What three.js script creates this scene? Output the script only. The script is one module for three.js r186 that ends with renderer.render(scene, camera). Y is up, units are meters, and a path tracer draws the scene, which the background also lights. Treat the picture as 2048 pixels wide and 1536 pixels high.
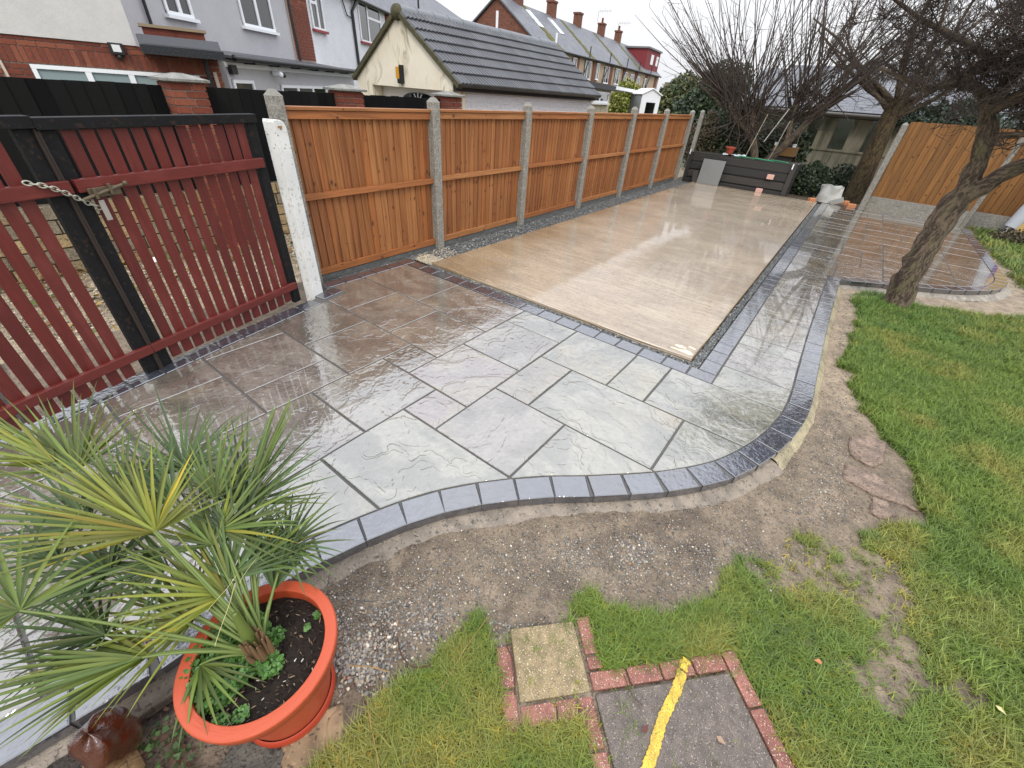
import * as THREE from 'three';
import { mergeGeometries, mergeVertices, toCreasedNormals } from 'three/addons/utils/BufferGeometryUtils.js';
import { RoundedBoxGeometry } from 'three/addons/geometries/RoundedBoxGeometry.js';

// ---------------------------------------------------------------- camera, sky, sun, exposure
const scene = new THREE.Scene();
const CAM_H = 1.755;
const camera = new THREE.PerspectiveCamera(87.08, 4 / 3, 0.05, 600);
camera.position.set(0, CAM_H, 0);
camera.rotation.set(-0.62510, 0.61055, 0.07932, 'YXZ');
camera.updateMatrixWorld();
const renderer = new THREE.WebGLRenderer({ antialias: true });
renderer.toneMapping = THREE.LinearToneMapping;
renderer.toneMappingExposure = 1.02;
renderer.shadowMap.enabled = true;

function mulberry(a) { return () => { a |= 0; a = a + 0x6D2B79F5 | 0; let t = Math.imul(a ^ a >>> 15, 1 | a); t = t + Math.imul(t ^ t >>> 7, 61 | t) ^ t; return ((t ^ t >>> 14) >>> 0) / 4294967296; }; }
// tiling value noise
function makeNoise(seed) {
  const N = 256, r = mulberry(seed), g = new Float32Array(N * N); for (let i = 0; i < N * N; i++) g[i] = r();
  return (x, y, px = N, py = N) => {
    const xi = Math.floor(x), yi = Math.floor(y); let fx = x - xi, fy = y - yi; fx = fx * fx * (3 - 2 * fx); fy = fy * fy * (3 - 2 * fy);
    const m = (a, p) => ((a % p) + p) % p, x0 = m(xi, px), x1 = m(xi + 1, px), y0 = m(yi, py) * N, y1 = m(yi + 1, py) * N;
    return (g[y0 + x0] * (1 - fx) + g[y0 + x1] * fx) * (1 - fy) + (g[y1 + x0] * (1 - fx) + g[y1 + x1] * fx) * fy;
  };
}
const nz = makeNoise(11), nz2 = makeNoise(29);
function fbm(n, x, y, oct = 4, px = 256, py = 256) { let s = 0, a = .5, t = 0; for (let o = 0; o < oct; o++) { s += a * n(x, y, Math.min(px, 256), Math.min(py, 256)); t += a; a *= .5; x *= 2; y *= 2; px *= 2; py *= 2; } return s / t; }
const clamp = (v, a = 0, b = 1) => Math.min(b, Math.max(a, v)), lerp = (a, b, t) => a + (b - a) * t, sstep = (a, b, v) => { v = clamp((v - a) / (b - a)); return v * v * (3 - 2 * v); };

{ // overcast sky: standard overcast gradient (zenith brighter than horizon) with soft cloud texture
  const W = 512, Hh = 256, d = new Float32Array(W * Hh * 4);
  for (let y = 0; y < Hh; y++) for (let x = 0; x < W; x++) {
    const el = ((y + .5) / Hh - .5) * Math.PI, s = Math.sin(el), i = (y * W + x) * 4;
    let L = (1 + 2 * Math.max(s, 0)) * .86;
    const c = fbm(nz, x / W * 16, y / Hh * 14, 5, 16, 256) - .5;
    L *= 1 + .34 * c * clamp(s * 6);
    const k = clamp(.5 + c * 1.6);
    const hi = sstep(.05, .6, s); let r = L * lerp(.95, 1.0, k) * lerp(1, .955, hi), g = L * lerp(.965, 1.0, k) * lerp(1, .985, hi), b = L * lerp(1.02, 1.0, k) * lerp(1, 1.045, hi);
    if (s < 0) { r = .16; g = .16; b = .14; }
    d[i] = r; d[i + 1] = g; d[i + 2] = b; d[i + 3] = 1;
  }
  const t = new THREE.DataTexture(d, W, Hh, THREE.RGBAFormat, THREE.FloatType);
  t.mapping = THREE.EquirectangularReflectionMapping; t.magFilter = t.minFilter = THREE.LinearFilter; t.needsUpdate = true;
  scene.background = t; scene.environment = t;
}
const sun = new THREE.DirectionalLight(0xfff3e2, 1.35);
sun.position.set(9, 16, 7); sun.target.position.set(-1, 0, -6);
sun.castShadow = true; sun.shadow.radius = 30; sun.shadow.mapSize.set(2048, 2048);
Object.assign(sun.shadow.camera, { left: -25, right: 25, top: 25, bottom: -25, near: .5, far: 70 });
scene.add(sun, sun.target);

// ---------------------------------------------------------------- helpers
const V3 = (x, y, z) => new THREE.Vector3(x, y, z);
const taken = {};
function numbered(n) { const k = taken[n] = (taken[n] ?? -1) + 1; return k ? `${n}_${String(k).padStart(3, '0')}` : n; }
function shade(o) { o.traverse(c => { if (c.isMesh) { c.castShadow = c.receiveShadow = true; } }); return o; }
function tag(o, label, category, group, kind) { if (label) o.userData.label = label; if (category) o.userData.category = category; if (group) o.userData.group = group; if (kind) o.userData.kind = kind; return o; }
function thing(name, label, category, group, pos = [0, 0, 0], turn = 0) { const o = new THREE.Group(); o.name = numbered(name); o.position.set(...pos); o.rotation.y = turn; scene.add(o); return tag(o, label, category, group); }
function struct(name, label, category) { const o = new THREE.Group(); o.name = numbered(name); scene.add(o); return tag(o, label, category, null, 'structure'); }
function part(name, geo, m, parent) { const g = Array.isArray(geo) ? merge(geo) : geo; const o = new THREE.Mesh(g, m); o.name = name; o.castShadow = o.receiveShadow = true; parent.add(o); return o; }
function merge(list) {
  list = list.map(g => { g = g.index ? g.toNonIndexed() : g; for (const k of Object.keys(g.attributes)) if (!['position', 'normal', 'uv', 'color'].includes(k)) g.deleteAttribute(k); return g; });
  const hasC = list.some(g => g.attributes.color);
  for (const g of list) { if (hasC && !g.attributes.color) g.setAttribute('color', new THREE.BufferAttribute(new Float32Array(g.attributes.position.count * 3).fill(1), 3)); if (!g.attributes.uv) g.setAttribute('uv', new THREE.BufferAttribute(new Float32Array(g.attributes.position.count * 2), 2)); }
  return list.length === 1 ? list[0] : mergeGeometries(list);
}
// box by ranges, uv in metres
function bx(x0, x1, y0, y1, z0, z1, r = 0) {
  const w = Math.abs(x1 - x0), h = Math.abs(y1 - y0), d = Math.abs(z1 - z0);
  const g = r ? new RoundedBoxGeometry(w, h, d, 1, Math.min(r, w / 2.1, h / 2.1, d / 2.1)) : new THREE.BoxGeometry(w, h, d);
  g.translate((x0 + x1) / 2, (y0 + y1) / 2, (z0 + z1) / 2); return boxUV(g);
}
// uv in metres from the dominant normal axis
function boxUV(g, ox = 0, oy = 0) {
  const p = g.attributes.position, n = g.attributes.normal, uv = new Float32Array(p.count * 2);
  for (let i = 0; i < p.count; i++) {
    const ax = Math.abs(n.getX(i)), ay = Math.abs(n.getY(i)), az = Math.abs(n.getZ(i)); let u, v;
    if (ay >= ax && ay >= az) { u = p.getX(i); v = p.getZ(i); } else if (ax >= az) { u = p.getZ(i); v = p.getY(i); } else { u = p.getX(i); v = p.getY(i); }
    uv[i * 2] = u + ox; uv[i * 2 + 1] = v + oy;
  }
  g.setAttribute('uv', new THREE.BufferAttribute(uv, 2)); return g;
}
function shiftUV(g, ox, oy, ang = 0) { const u = g.attributes.uv, c = Math.cos(ang), s = Math.sin(ang); for (let i = 0; i < u.count; i++) { const a = u.getX(i), b = u.getY(i); u.setXY(i, a * c - b * s + ox, a * s + b * c + oy); } return g; }
// upright prism from an outline in (x, z), top at y1
function prism(poly, y0, y1, bevel = 0) {
  const sh = new THREE.Shape(poly.map(([x, z]) => new THREE.Vector2(x, -z)));
  const g = new THREE.ExtrudeGeometry(sh, { depth: y1 - y0 - bevel * (bevel ? 1 : 0), bevelEnabled: bevel > 0, bevelThickness: bevel, bevelSize: bevel, bevelOffset: -bevel, bevelSegments: 1, curveSegments: 1 });
  g.rotateX(-Math.PI / 2); g.translate(0, y0, 0); return boxUV(g);
}
// tapered tube through points with radii
function tube(pts, rad, seg = 6, caps = true) {
  const P = pts.map(p => p.isVector3 ? p : V3(...p)), n = P.length, pos = [], nor = [], uv = [], idx = []; let ref = V3(0, 0, 1), len = 0;
  for (let i = 0; i < n; i++) {
    const t = P[Math.min(i + 1, n - 1)].clone().sub(P[Math.max(i - 1, 0)]).normalize();
    if (Math.abs(t.dot(ref)) > .95) ref = Math.abs(t.x) < .8 ? V3(1, 0, 0) : V3(0, 1, 0);
    const a = ref.clone().addScaledVector(t, -ref.dot(t)).normalize(), b = t.clone().cross(a); ref = a;
    const r = Array.isArray(rad) ? rad[i] : rad; if (i) len += P[i].distanceTo(P[i - 1]);
    for (let k = 0; k <= seg; k++) { const w = k / seg * Math.PI * 2, c = Math.cos(w), s = Math.sin(w), d = a.clone().multiplyScalar(c).addScaledVector(b, s); pos.push(P[i].x + d.x * r, P[i].y + d.y * r, P[i].z + d.z * r); nor.push(d.x, d.y, d.z); uv.push(k / seg * Math.max(r, .01) * 6.28, len); }
  }
  for (let i = 0; i < n - 1; i++) for (let k = 0; k < seg; k++) { const q = i * (seg + 1) + k; idx.push(q, q + 1, q + seg + 1, q + 1, q + seg + 2, q + seg + 1); }
  if (caps) for (const e of [0, n - 1]) { const c0 = pos.length / 3; pos.push(P[e].x, P[e].y, P[e].z); const t = P[Math.min(e + 1, n - 1)].clone().sub(P[Math.max(e - 1, 0)]).normalize().multiplyScalar(e ? 1 : -1); nor.push(t.x, t.y, t.z); uv.push(0, 0); for (let k = 0; k < seg; k++) { const q = e * (seg + 1) + k; e ? idx.push(c0, q, q + 1) : idx.push(c0, q + 1, q); } }
  const g = new THREE.BufferGeometry(); g.setAttribute('position', new THREE.Float32BufferAttribute(pos, 3)); g.setAttribute('normal', new THREE.Float32BufferAttribute(nor, 3)); g.setAttribute('uv', new THREE.Float32BufferAttribute(uv, 2)); g.setIndex(idx); return g;
}
function tint(g, c) { const n = g.attributes.position.count, a = new Float32Array(n * 3); for (let i = 0; i < n; i++) { a[i * 3] = c[0]; a[i * 3 + 1] = c[1]; a[i * 3 + 2] = c[2]; } g.setAttribute('color', new THREE.BufferAttribute(a, 3)); return g; }
// a pixel of the 2048 x 1536 photograph as a ray, and where it meets a level or an upright plane
function pxRay(x, y) { return V3(x / 1024 - 1, 1 - y / 768, .5).unproject(camera).sub(camera.position).normalize(); }
function atY(x, y, h = 0) { const r = pxRay(x, y), t = (h - CAM_H) / r.y; return V3(r.x * t, h, r.z * t); }
function atX(x, y, X) { const r = pxRay(x, y), t = X / r.x; return V3(X, CAM_H + r.y * t, r.z * t); }
function atZ(x, y, Z) { const r = pxRay(x, y), t = Z / r.z; return V3(r.x * t, CAM_H + r.y * t, Z); }
camera.aspect = 4 / 3; camera.updateProjectionMatrix();

// ---------------------------------------------------------------- textures
function tex(w, h, f, srgb = true, metres = [1, 1]) {
  const d = new Uint8Array(w * h * 4); for (let y = 0; y < h; y++) for (let x = 0; x < w; x++) { const c = f(x / w, y / h), i = (y * w + x) * 4; if (typeof c === 'number') d[i] = d[i + 1] = d[i + 2] = clamp(c) * 255; else { d[i] = clamp(c[0]) * 255; d[i + 1] = clamp(c[1]) * 255; d[i + 2] = clamp(c[2]) * 255; } d[i + 3] = 255; }
  const t = new THREE.DataTexture(d, w, h); t.wrapS = t.wrapT = THREE.RepeatWrapping; t.magFilter = THREE.LinearFilter; t.minFilter = THREE.LinearMipmapLinearFilter; t.generateMipmaps = true; if (srgb) t.colorSpace = THREE.SRGBColorSpace; t.repeat.set(1 / metres[0], 1 / metres[1]); t.needsUpdate = true; return t;
}
const mixc = (a, b, t) => [lerp(a[0], b[0], t), lerp(a[1], b[1], t), lerp(a[2], b[2], t)], c8 = (...v) => v.map(q => q / 255);
const std = (o) => new THREE.MeshStandardMaterial(o), phy = (o) => new THREE.MeshPhysicalMaterial(o);
// ---------------------------------------------------------------- patio
// riven sandstone: long shallow ledges plus fine grain
const rivenH = (u, v) => {
  const wx = fbm(nz, u * 6, v * 6, 4, 6, 6), wy = fbm(nz2, u * 6, v * 6, 4, 6, 6);
  const led = fbm(nz2, u * 5 + wx * 1.6, v * 22 + wy * 5, 4, 5, 22), e = fbm(nz, u * 4 + wy * 2.5, v * 7 + wx * 2, 4, 4, 7), st = sstep(.47, .5, e) + .7 * sstep(.585, .6, e) + .6 * sstep(.37, .39, e);
  return .42 * led + .16 * st + .2 * wx + .12 * fbm(nz, u * 70, v * 70, 3, 70, 70);
};
const rivenBump = tex(1024, 1024, (u, v) => rivenH(u, v), false, [2, 2]);
function stoneMap(a, b, c, seed) { return tex(512, 512, (u, v) => { const w = fbm(nz, u * 4 + seed, v * 4, 4, 4, 4), s = fbm(nz2, u * 3 + w * 2.6, v * 15 + w * 5 + seed, 5, 3, 15), f = fbm(nz, u * 90, v * 90, 2, 90, 90); let k = mixc(a, b, sstep(.36, .62, s)); k = mixc(k, c, sstep(.56, .8, w) * .7); const m = .9 + .2 * f; return [k[0] * m, k[1] * m, k[2] * m]; }, true, [2, 2]); }
const stoneTones = [stoneMap(c8(116, 110, 100), c8(96, 90, 81), c8(126, 116, 95), 3), stoneMap(c8(121, 118, 104), c8(99, 97, 85), c8(134, 122, 95), 7), stoneMap(c8(120, 113, 103), c8(100, 92, 83), c8(128, 118, 102), 5), stoneMap(c8(122, 114, 100), c8(112, 102, 96), c8(138, 122, 92), 9)];
const stoneMats = stoneTones.map((m, i) => phy({ map: m, bumpMap: rivenBump, bumpScale: .016, roughness: .09, ior: 2.33, clearcoat: 1, clearcoatRoughness: .03 }));
const settBump = tex(256, 256, (u, v) => fbm(nz, u * 24, v * 24, 4, 24, 24), false, [.5, .5]);
const settMap = tex(256, 256, (u, v) => mixc(c8(72, 76, 84), c8(50, 51, 56), fbm(nz2, u * 20, v * 20, 4, 20, 20)), true, [.6, .6]);
const settMats = [0xffffff, 0xe4e4ec, 0xf4ecec].map(c => phy({ color: c, map: settMap, bumpMap: settBump, bumpScale: .003, roughness: .12, ior: 2.33, clearcoat: 1, clearcoatRoughness: .06 }));
const groutMat = std({ color: new THREE.Color().setRGB(.09, .088, .083), roughness: .7 });

const smooth = (pts, n = 4) => { const c = new THREE.CatmullRomCurve3(pts.map(([x, z]) => V3(x, 0, z)), false, 'centripetal'); return c.getPoints((pts.length - 1) * n).map(p => [p.x, p.z]); };
const gateIn = z => -3.43 + (z + 1.257) * .208;
// front edge of the slabs, from the far left of the gate end round to the path and the far terrace
const frontIn = smooth([[-1.56, 1.7], [-1.52, .9], [-1.475, .53], [-1.425, .33], [-1.40, .05], [-1.385, -.2], [-1.329, -.422], [-1.247, -.653], [-1.151, -.865], [-1.026, -1.063], [-.878, -1.244], [-.73, -1.404], [-.557, -1.559], [-.397, -1.713], [-.242, -1.87], [-.107, -2.035], [.014, -2.213], [.112, -2.43], [.184, -2.643], [.24, -2.9], [.272, -3.15], [.278, -3.45], [.27, -3.75], [.26, -4.25]]);
const pathIn = [[.254, -4.6], [.25, -5.2], [.25, -6.3], [.252, -6.99]];
const farIn = smooth([[.43, -7.06], [.556, -7.152], [.856, -7.338], [1.302, -7.63], [1.589, -7.829], [1.888, -8.13], [2.08, -8.42], [2.19, -8.78], [2.222, -9.2]]);
const farRight = [[2.225, -10.3], [2.235, -13.1]];
const Z0 = -3.066, Z0o = -3.216, XPI = -.234, XPO = -.392, XLI = -3.815, XLO = -3.965, ZFAR = -13.28;
const region = [[XLI, Z0], [XPI, Z0], [XPI, ZFAR], ...[...frontIn, ...pathIn, ...farIn, ...farRight].reverse(), [gateIn(1.7), 1.7], [gateIn(-1.75), -1.75], [-3.6, -2.09], [XLI, -2.11]];
function clipRect(poly, x0, x1, z0, z1) {
  const cut = (pts, f, ix) => { const o = []; for (let i = 0; i < pts.length; i++) { const a = pts[i], b = pts[(i + 1) % pts.length], fa = f(a), fb = f(b); if (fa >= 0) o.push(a); if ((fa >= 0) !== (fb >= 0)) { const t = fa / (fa - fb); o.push([lerp(a[0], b[0], t), lerp(a[1], b[1], t)]); } } return o; };
  let p = cut(poly, q => q[0] - x0); p = cut(p, q => x1 - q[0]); p = cut(p, q => q[1] - z0); p = cut(p, q => z1 - q[1]);
  const o = []; for (const q of p) { const l = o[o.length - 1]; if (!l || Math.hypot(l[0] - q[0], l[1] - q[1]) > .004) o.push(q); } return o;
}
const area = p => { let s = 0; for (let i = 0; i < p.length; i++) { const a = p[i], b = p[(i + 1) % p.length]; s += a[0] * b[1] - b[0] * a[1]; } return s / 2; };
const patio = struct('patio', 'wet grey sandstone patio and path edged with dark setts', 'patio');
const rs = mulberry(5);
let slabN = 0;
function slab(x0, x1, z0, z1, tone, set = stoneMats) {
  const gp = .0065; let p = clipRect(region, x0 + gp, x1 - gp, z0 + gp, z1 - gp);
  if (p.length < 3 || Math.abs(area(p)) < .006) return;
  if (area(p) < 0) p = p.reverse(); p = p.reverse();
  // slightly uneven hand-cut edges
  const q = []; for (let i = 0; i < p.length; i++) { const a = p[i], b = p[(i + 1) % p.length], L = Math.hypot(b[0] - a[0], b[1] - a[1]), n = L > .25 ? 4 : 1; for (let k = 0; k < n; k++) { const t = k / n, j = k ? .0032 : 0; q.push([lerp(a[0], b[0], t) + (rs() - .5) * j, lerp(a[1], b[1], t) + (rs() - .5) * j]); } }
  const g = prism(q, -.03, (rs() - .5) * .002, .0035);
  shiftUV(g, rs() * 2, rs() * 2, [0, Math.PI / 2, .5, -.4][Math.floor(rs() * 4)] + (rs() - .5) * .4);
  const m = set[tone ?? Math.floor(rs() * 3)];
  part(numbered('paving_slab'), g, m, patio); slabN++;
}
const MX = .2995, MZ = .2985, X0 = -1.458;
const mslab = (i0, i1, j0, j1, t) => slab(X0 + i0 * MX, X0 + i1 * MX, Z0 + j0 * MZ, Z0 + j1 * MZ, t);
const occ = new Set();
for (const [i0, i1, j0, j1, t] of [[0, 2, 0, 2, 1], [2, 3, 0, 2, 1], [3, 7, 0, 2, 1], [0, 1, 2, 4, 0], [1, 4, 2, 4, 1], [4, 7, 2, 4, 1], [0, 2, 4, 6, 0], [2, 6, 4, 6, 1], [-2, 0, 0, 1, 1], [-2, 0, 1, 3, 0], [-2, 0, 3, 5, 3], [-1, 0, 5, 6, 3], [-3, -1, 5, 7, 0], [-1, 2, 6, 8, 1], [-1, 2, 8, 10, 1], [-3, -2, 4, 5, 0], [-4, -2, 2, 4, 2], [-6, -4, 2, 4, 2], [-8, -6, 2, 4, 2], [-8, -5, 0, 2, 2], [-5, -2, 0, 2, 2], [-7, -5, 4, 6, 0], [-5, -3, 4, 6, 2], [-6, -4, 6, 8, 2], [-8, -6, 6, 8, 2], [-4, -3, 6, 8, 2], [-3, -1, 7, 9, 0], [-5, -3, 8, 10, 0], [-7, -5, 8, 10, 2], [-9, -7, 4, 6, 2]]) {
  mslab(i0, i1, j0, j1, t); for (let i = i0; i < i1; i++) for (let j = j0; j < j1; j++) occ.add(i + ',' + j);
}
function pack(i0, i1, j0, j1, used, put) {
  for (let j = j0; j < j1; j++) for (let i = i0; i < i1; i++) { if (used.has(i + ',' + j)) continue; const opts = [[3, 2], [2, 3], [2, 2], [2, 2], [1, 2], [2, 1], [1, 1]].sort((a, b) => (b[0] * b[1] > 1 ? rs() + .2 : 0) - (a[0] * a[1] > 1 ? rs() + .2 : 0)); for (const [w, h] of opts) { let ok = i + w <= i1 && j + h <= j1; for (let a = 0; a < w && ok; a++) for (let b = 0; b < h && ok; b++) if (used.has((i + a) + ',' + (j + b))) ok = false; if (ok) { for (let a = 0; a < w; a++) for (let b = 0; b < h; b++) used.add((i + a) + ',' + (j + b)); put(i, i + w, j, j + h); break; } } }
}
pack(-7, 1, 7, 16, occ, mslab);
// path: one slab wide
{ let z = Z0; for (const L of [.36, .53, .22, .6, .9, .6, .62]) { slab(XPI - .01, .36, z - L, z, L < .5 ? 1 : 0); z -= L; }
  // far terrace
  const used = new Set(), zt = -13.28, nz_ = 22, zs = (z - zt) / nz_;
  pack(0, 9, 0, nz_, used, (i0, i1, j0, j1) => slab(XPI - .01 + i0 * .278, XPI - .01 + i1 * .278, zt + j0 * zs, zt + j1 * zs, rs() < .6 ? 2 : 0)); }
// setts along an edge; side +1 puts them to the left of the direction of travel (x,z plane)
let settN = 0;
function settRun(pts, side, width, pitch, gap = .011, set = settMats) {
  const c = []; let L = 0; const S = [0]; for (let i = 1; i < pts.length; i++) { L += Math.hypot(pts[i][0] - pts[i - 1][0], pts[i][1] - pts[i - 1][1]); S.push(L); }
  const at = s => { s = clamp(s, 0, L); let i = 1; while (i < S.length - 1 && S[i] < s) i++; const t = (s - S[i - 1]) / (S[i] - S[i - 1]); return [lerp(pts[i - 1][0], pts[i][0], t), lerp(pts[i - 1][1], pts[i][1], t)]; };
  const n = Math.max(1, Math.round(L / pitch)), st = L / n;
  for (let k = 0; k < n; k++) {
    const a = at(k * st + gap / 2), b = at((k + 1) * st - gap / 2), dx = b[0] - a[0], dz = b[1] - a[1], l = Math.hypot(dx, dz), nx = dz / l * side, nzv = -dx / l * side;
    const j = () => (rs() - .5) * .004, o = .008 + rs() * .002;
    const q = [[a[0] + nx * o + j(), a[1] + nzv * o + j()], [b[0] + nx * o + j(), b[1] + nzv * o + j()], [b[0] + nx * width - dx / l * .002, b[1] + nzv * width - dz / l * .002], [a[0] + nx * width + dx / l * .002, a[1] + nzv * width + dz / l * .002]];
    const g = prism(area(q) < 0 ? q : q.reverse(), -.055, (rs() - .5) * .003 + .001, .004); shiftUV(g, rs(), rs());
    part(numbered('border_sett'), g, set[Math.floor(rs() * 3)], patio); settN++;
  }
}
settRun(frontIn.concat(pathIn), -1, .152, .212);
settRun([[.252, -6.99], ...farIn, ...farRight], -1, .15, .212);
settRun([[XPI, -3.22], [XPI, ZFAR]], 1, .15, .205, .009);
settRun([[XLI + .0, Z0], [XPI, Z0]], 1, .148, .205, .009);
settRun([[XLI, -2.05], [XLI, Z0o]], 1, .15, .2);
settRun([[gateIn(1.7), 1.7], [gateIn(-1.8), -1.8]], 1, .15, .2);
settRun([[-3.60, -1.86], [-3.66, -2.12]], 1, .15, .12);
settRun([[XPO, ZFAR + .02], [2.25, -13.02]], 1, .15, .2);
// mortar bed under everything, visible in the joints and at the edge
{
  const off = (pts, d) => pts.map((p, i) => { const a = pts[Math.max(0, i - 1)], b = pts[Math.min(pts.length - 1, i + 1)], dx = b[0] - a[0], dz = b[1] - a[1], l = Math.hypot(dx, dz) || 1; return [p[0] - dz / l * d, p[1] + dx / l * d]; });
  var outer = off([...frontIn, ...pathIn], .146); outer[outer.length - 1] = [.394, -6.85];
  const o2 = off([...farIn, ...farRight], .142);
  const bed = [[XLO, Z0o], [XPO + .005, Z0o], [XPO + .005, ZFAR - .13], [2.37, -13.16], ...[...outer, ...o2].reverse(), [gateIn(1.7) - .145, 1.7], [gateIn(-1.8) - .145, -1.8], [-3.83, -2.03], [XLO, -2.05]];
  part('mortar_bed', prism(bed.reverse(), -.14, -.009), groutMat, patio);
  var patioOuter = outer, patioOuterFar = o2;
}
// ---------------------------------------------------------------- concrete base
const tamp = (u, v) => { const w = fbm(nz, u * 3, v * 8, 3, 3, 8); return .5 + .28 * Math.sin((v * 110 + w * 5) * 6.283) * (.4 + .9 * fbm(nz2, u * 8, v * 23, 2, 8, 23)) + .45 * (fbm(nz2, u * 14, v * 160, 3, 14, 160) - .5); };
const concBump = tex(1024, 1024, tamp, false, [3, 2.2]);
const concMap = tex(512, 512, (u, v) => { const a = fbm(nz, u * 4, v * 6, 4, 4, 6), b = fbm(nz2, u * 16, v * 150, 3, 16, 150), f = fbm(nz, u * 120, v * 120, 2, 120, 120); const k = mixc(c8(178, 158, 128), c8(146, 126, 98), sstep(.28, .74, a * .55 + b * .45)); return k.map(q => q * (.92 + .16 * f)); }, true, [3, 2.2]);
const concMat = phy({ map: concMap, bumpMap: concBump, bumpScale: .011, roughness: .14, ior: 2.25, clearcoat: .75, clearcoatRoughness: .06 });
const conc = struct('concrete_base', 'wet tan tamped concrete base ringed by dark gravel', 'concrete base');
const CX0 = -3.645, CX1 = -.474, CZ0 = -13.32, CZ1 = -3.312;
part('concrete_slab', prism([[CX0, CZ1], [CX1, CZ1], [CX1 - .01, CZ0 + .03], [CX0 + .05, CZ0]], -.14, .012, .008), concMat, conc);
part('trowel_splash', [[-.56, -3.39, .05], [-.62, -3.45, .03], [-.53, -3.5, .025], [-.66, -3.38, .02]].map(([x, z, r], i) => { const q = []; for (let k = 0; k < 12; k++) { const a = -k / 12 * 6.283, rr = r * (.6 + rs() * .7); q.push([x + Math.cos(a) * rr * 1.5, z + Math.sin(a) * rr * .7]); } return prism(q, .011, .0165 + i * .0003, .001); }), std({ color: 0xcfc4b0, roughness: .5 }), conc);
// ---------------------------------------------------------------- ground, soil, lawn
const farGround = new THREE.Mesh(new THREE.PlaneGeometry(700, 700).rotateX(-Math.PI / 2).translate(0, -.62, 0), std({ color: new THREE.Color().setRGB(.09, .1, .06), roughness: 1 }));
farGround.name = 'ground'; farGround.receiveShadow = true; tag(farGround, 'ground of the gardens beyond the fences', 'ground', null, 'structure'); scene.add(farGround);

const inPoly = (p, x, z) => { let c = false; for (let i = 0, j = p.length - 1; i < p.length; j = i++) { const [xi, zi] = p[i], [xj, zj] = p[j]; if ((zi > z) !== (zj > z) && x < (xj - xi) * (z - zi) / (zj - zi) + xi) c = !c; } return c; };
const lawnA = [[.67, -6.5], [.64, -5.6], [.64, -4.8], [.72, -3.6], [.93, -3.42], [1.1, -3.1], [1.13, -2.72], [.95, -2.44], [.66, -2.1], [.5, -1.85], [.34, -1.6], [.1, -1.2], [-.12, -1.02], [-.14, -.9], [-.02, -.74], [.35, -1.13], [.62, -.95], [.9, -.6], [1.2, -.2], [1.2, 2], [7, 2], [7, -20], [2.6, -20], [2.52, -12.5], [2.6, -9], [2.75, -8.4], [2.4, -7.6], [1.8, -7.1], [1.2, -6.78]];
const lawnB = [[-.54, -.64], [-.44, -.62], [-.3, -.52], [-.24, -.45], [-.02, -.62], [.14, -.5], [.2, -.3], [.2, .7], [-.6, .7], [-.645, .05], [-.63, -.16], [-.56, -.36]];
function lawnAt(x, z) {
  { const dz = z + .70, a = x * .694 - dz * .72, b = x * .72 + dz * .694; for (const [a0, a1, b0, b1] of [[0, .64, -.07, .7], [0, .07, -.28, 0], [-.352, 0, -.24, .072], [-.068, 0, 0, .5]]) if (a > a0 && a < a1 && b > b0 && b < b1) return .025; }
  const wx = x + (fbm(nz, x * 5 + 40, z * 5 + 40, 3) - .5) * .26, wz = z + (fbm(nz2, x * 5 + 40, z * 5 + 40, 3) - .5) * .26;
  if (inPoly(lawnA, wx, wz)) {  // thin and broken towards the bare strip
    const e = Math.min(1, Math.hypot(x - .55, (z + 1.75) * .8) / 1.05);
    const bare = fbm(nz2, x * 4.2 + 9, z * 4.2 + 70, 3);
    return bare < .54 - .4 * e ? 0.12 : 1;
  }
  return inPoly(lawnB, x + (wx - x) * .4, z + (wz - z) * .4) ? 1 : 0;
}
const soilY = (x, z) => -.086 + (fbm(nz, x * 2.3 + 30, z * 2.3 + 30, 3) - .5) * .03 + (fbm(nz2, x * 16 + 30, z * 16 + 30, 3) - .5) * .014 - .02 * clamp((x - .4) / 1.5);
const soilBump = tex(512, 512, (u, v) => { const a = fbm(nz, u * 40, v * 40, 4, 40, 40), b = nz2(u * 110, v * 110, 110, 110); return .6 * a + .4 * (b > .72 ? 1 : b * .5); }, false, [.7, .7]);
const soilMap = tex(512, 512, (u, v) => { const a = fbm(nz2, u * 18, v * 18, 4, 18, 18), b = nz(u * 150, v * 150, 150, 150), c = nz2(u * 90, v * 90, 90, 90); let k = .74 + .5 * a; if (b > .86) k += .45; if (c > .84) k -= .3; return [k * .86, k * .86, k * .86]; }, true, [.9, .9]);
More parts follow.
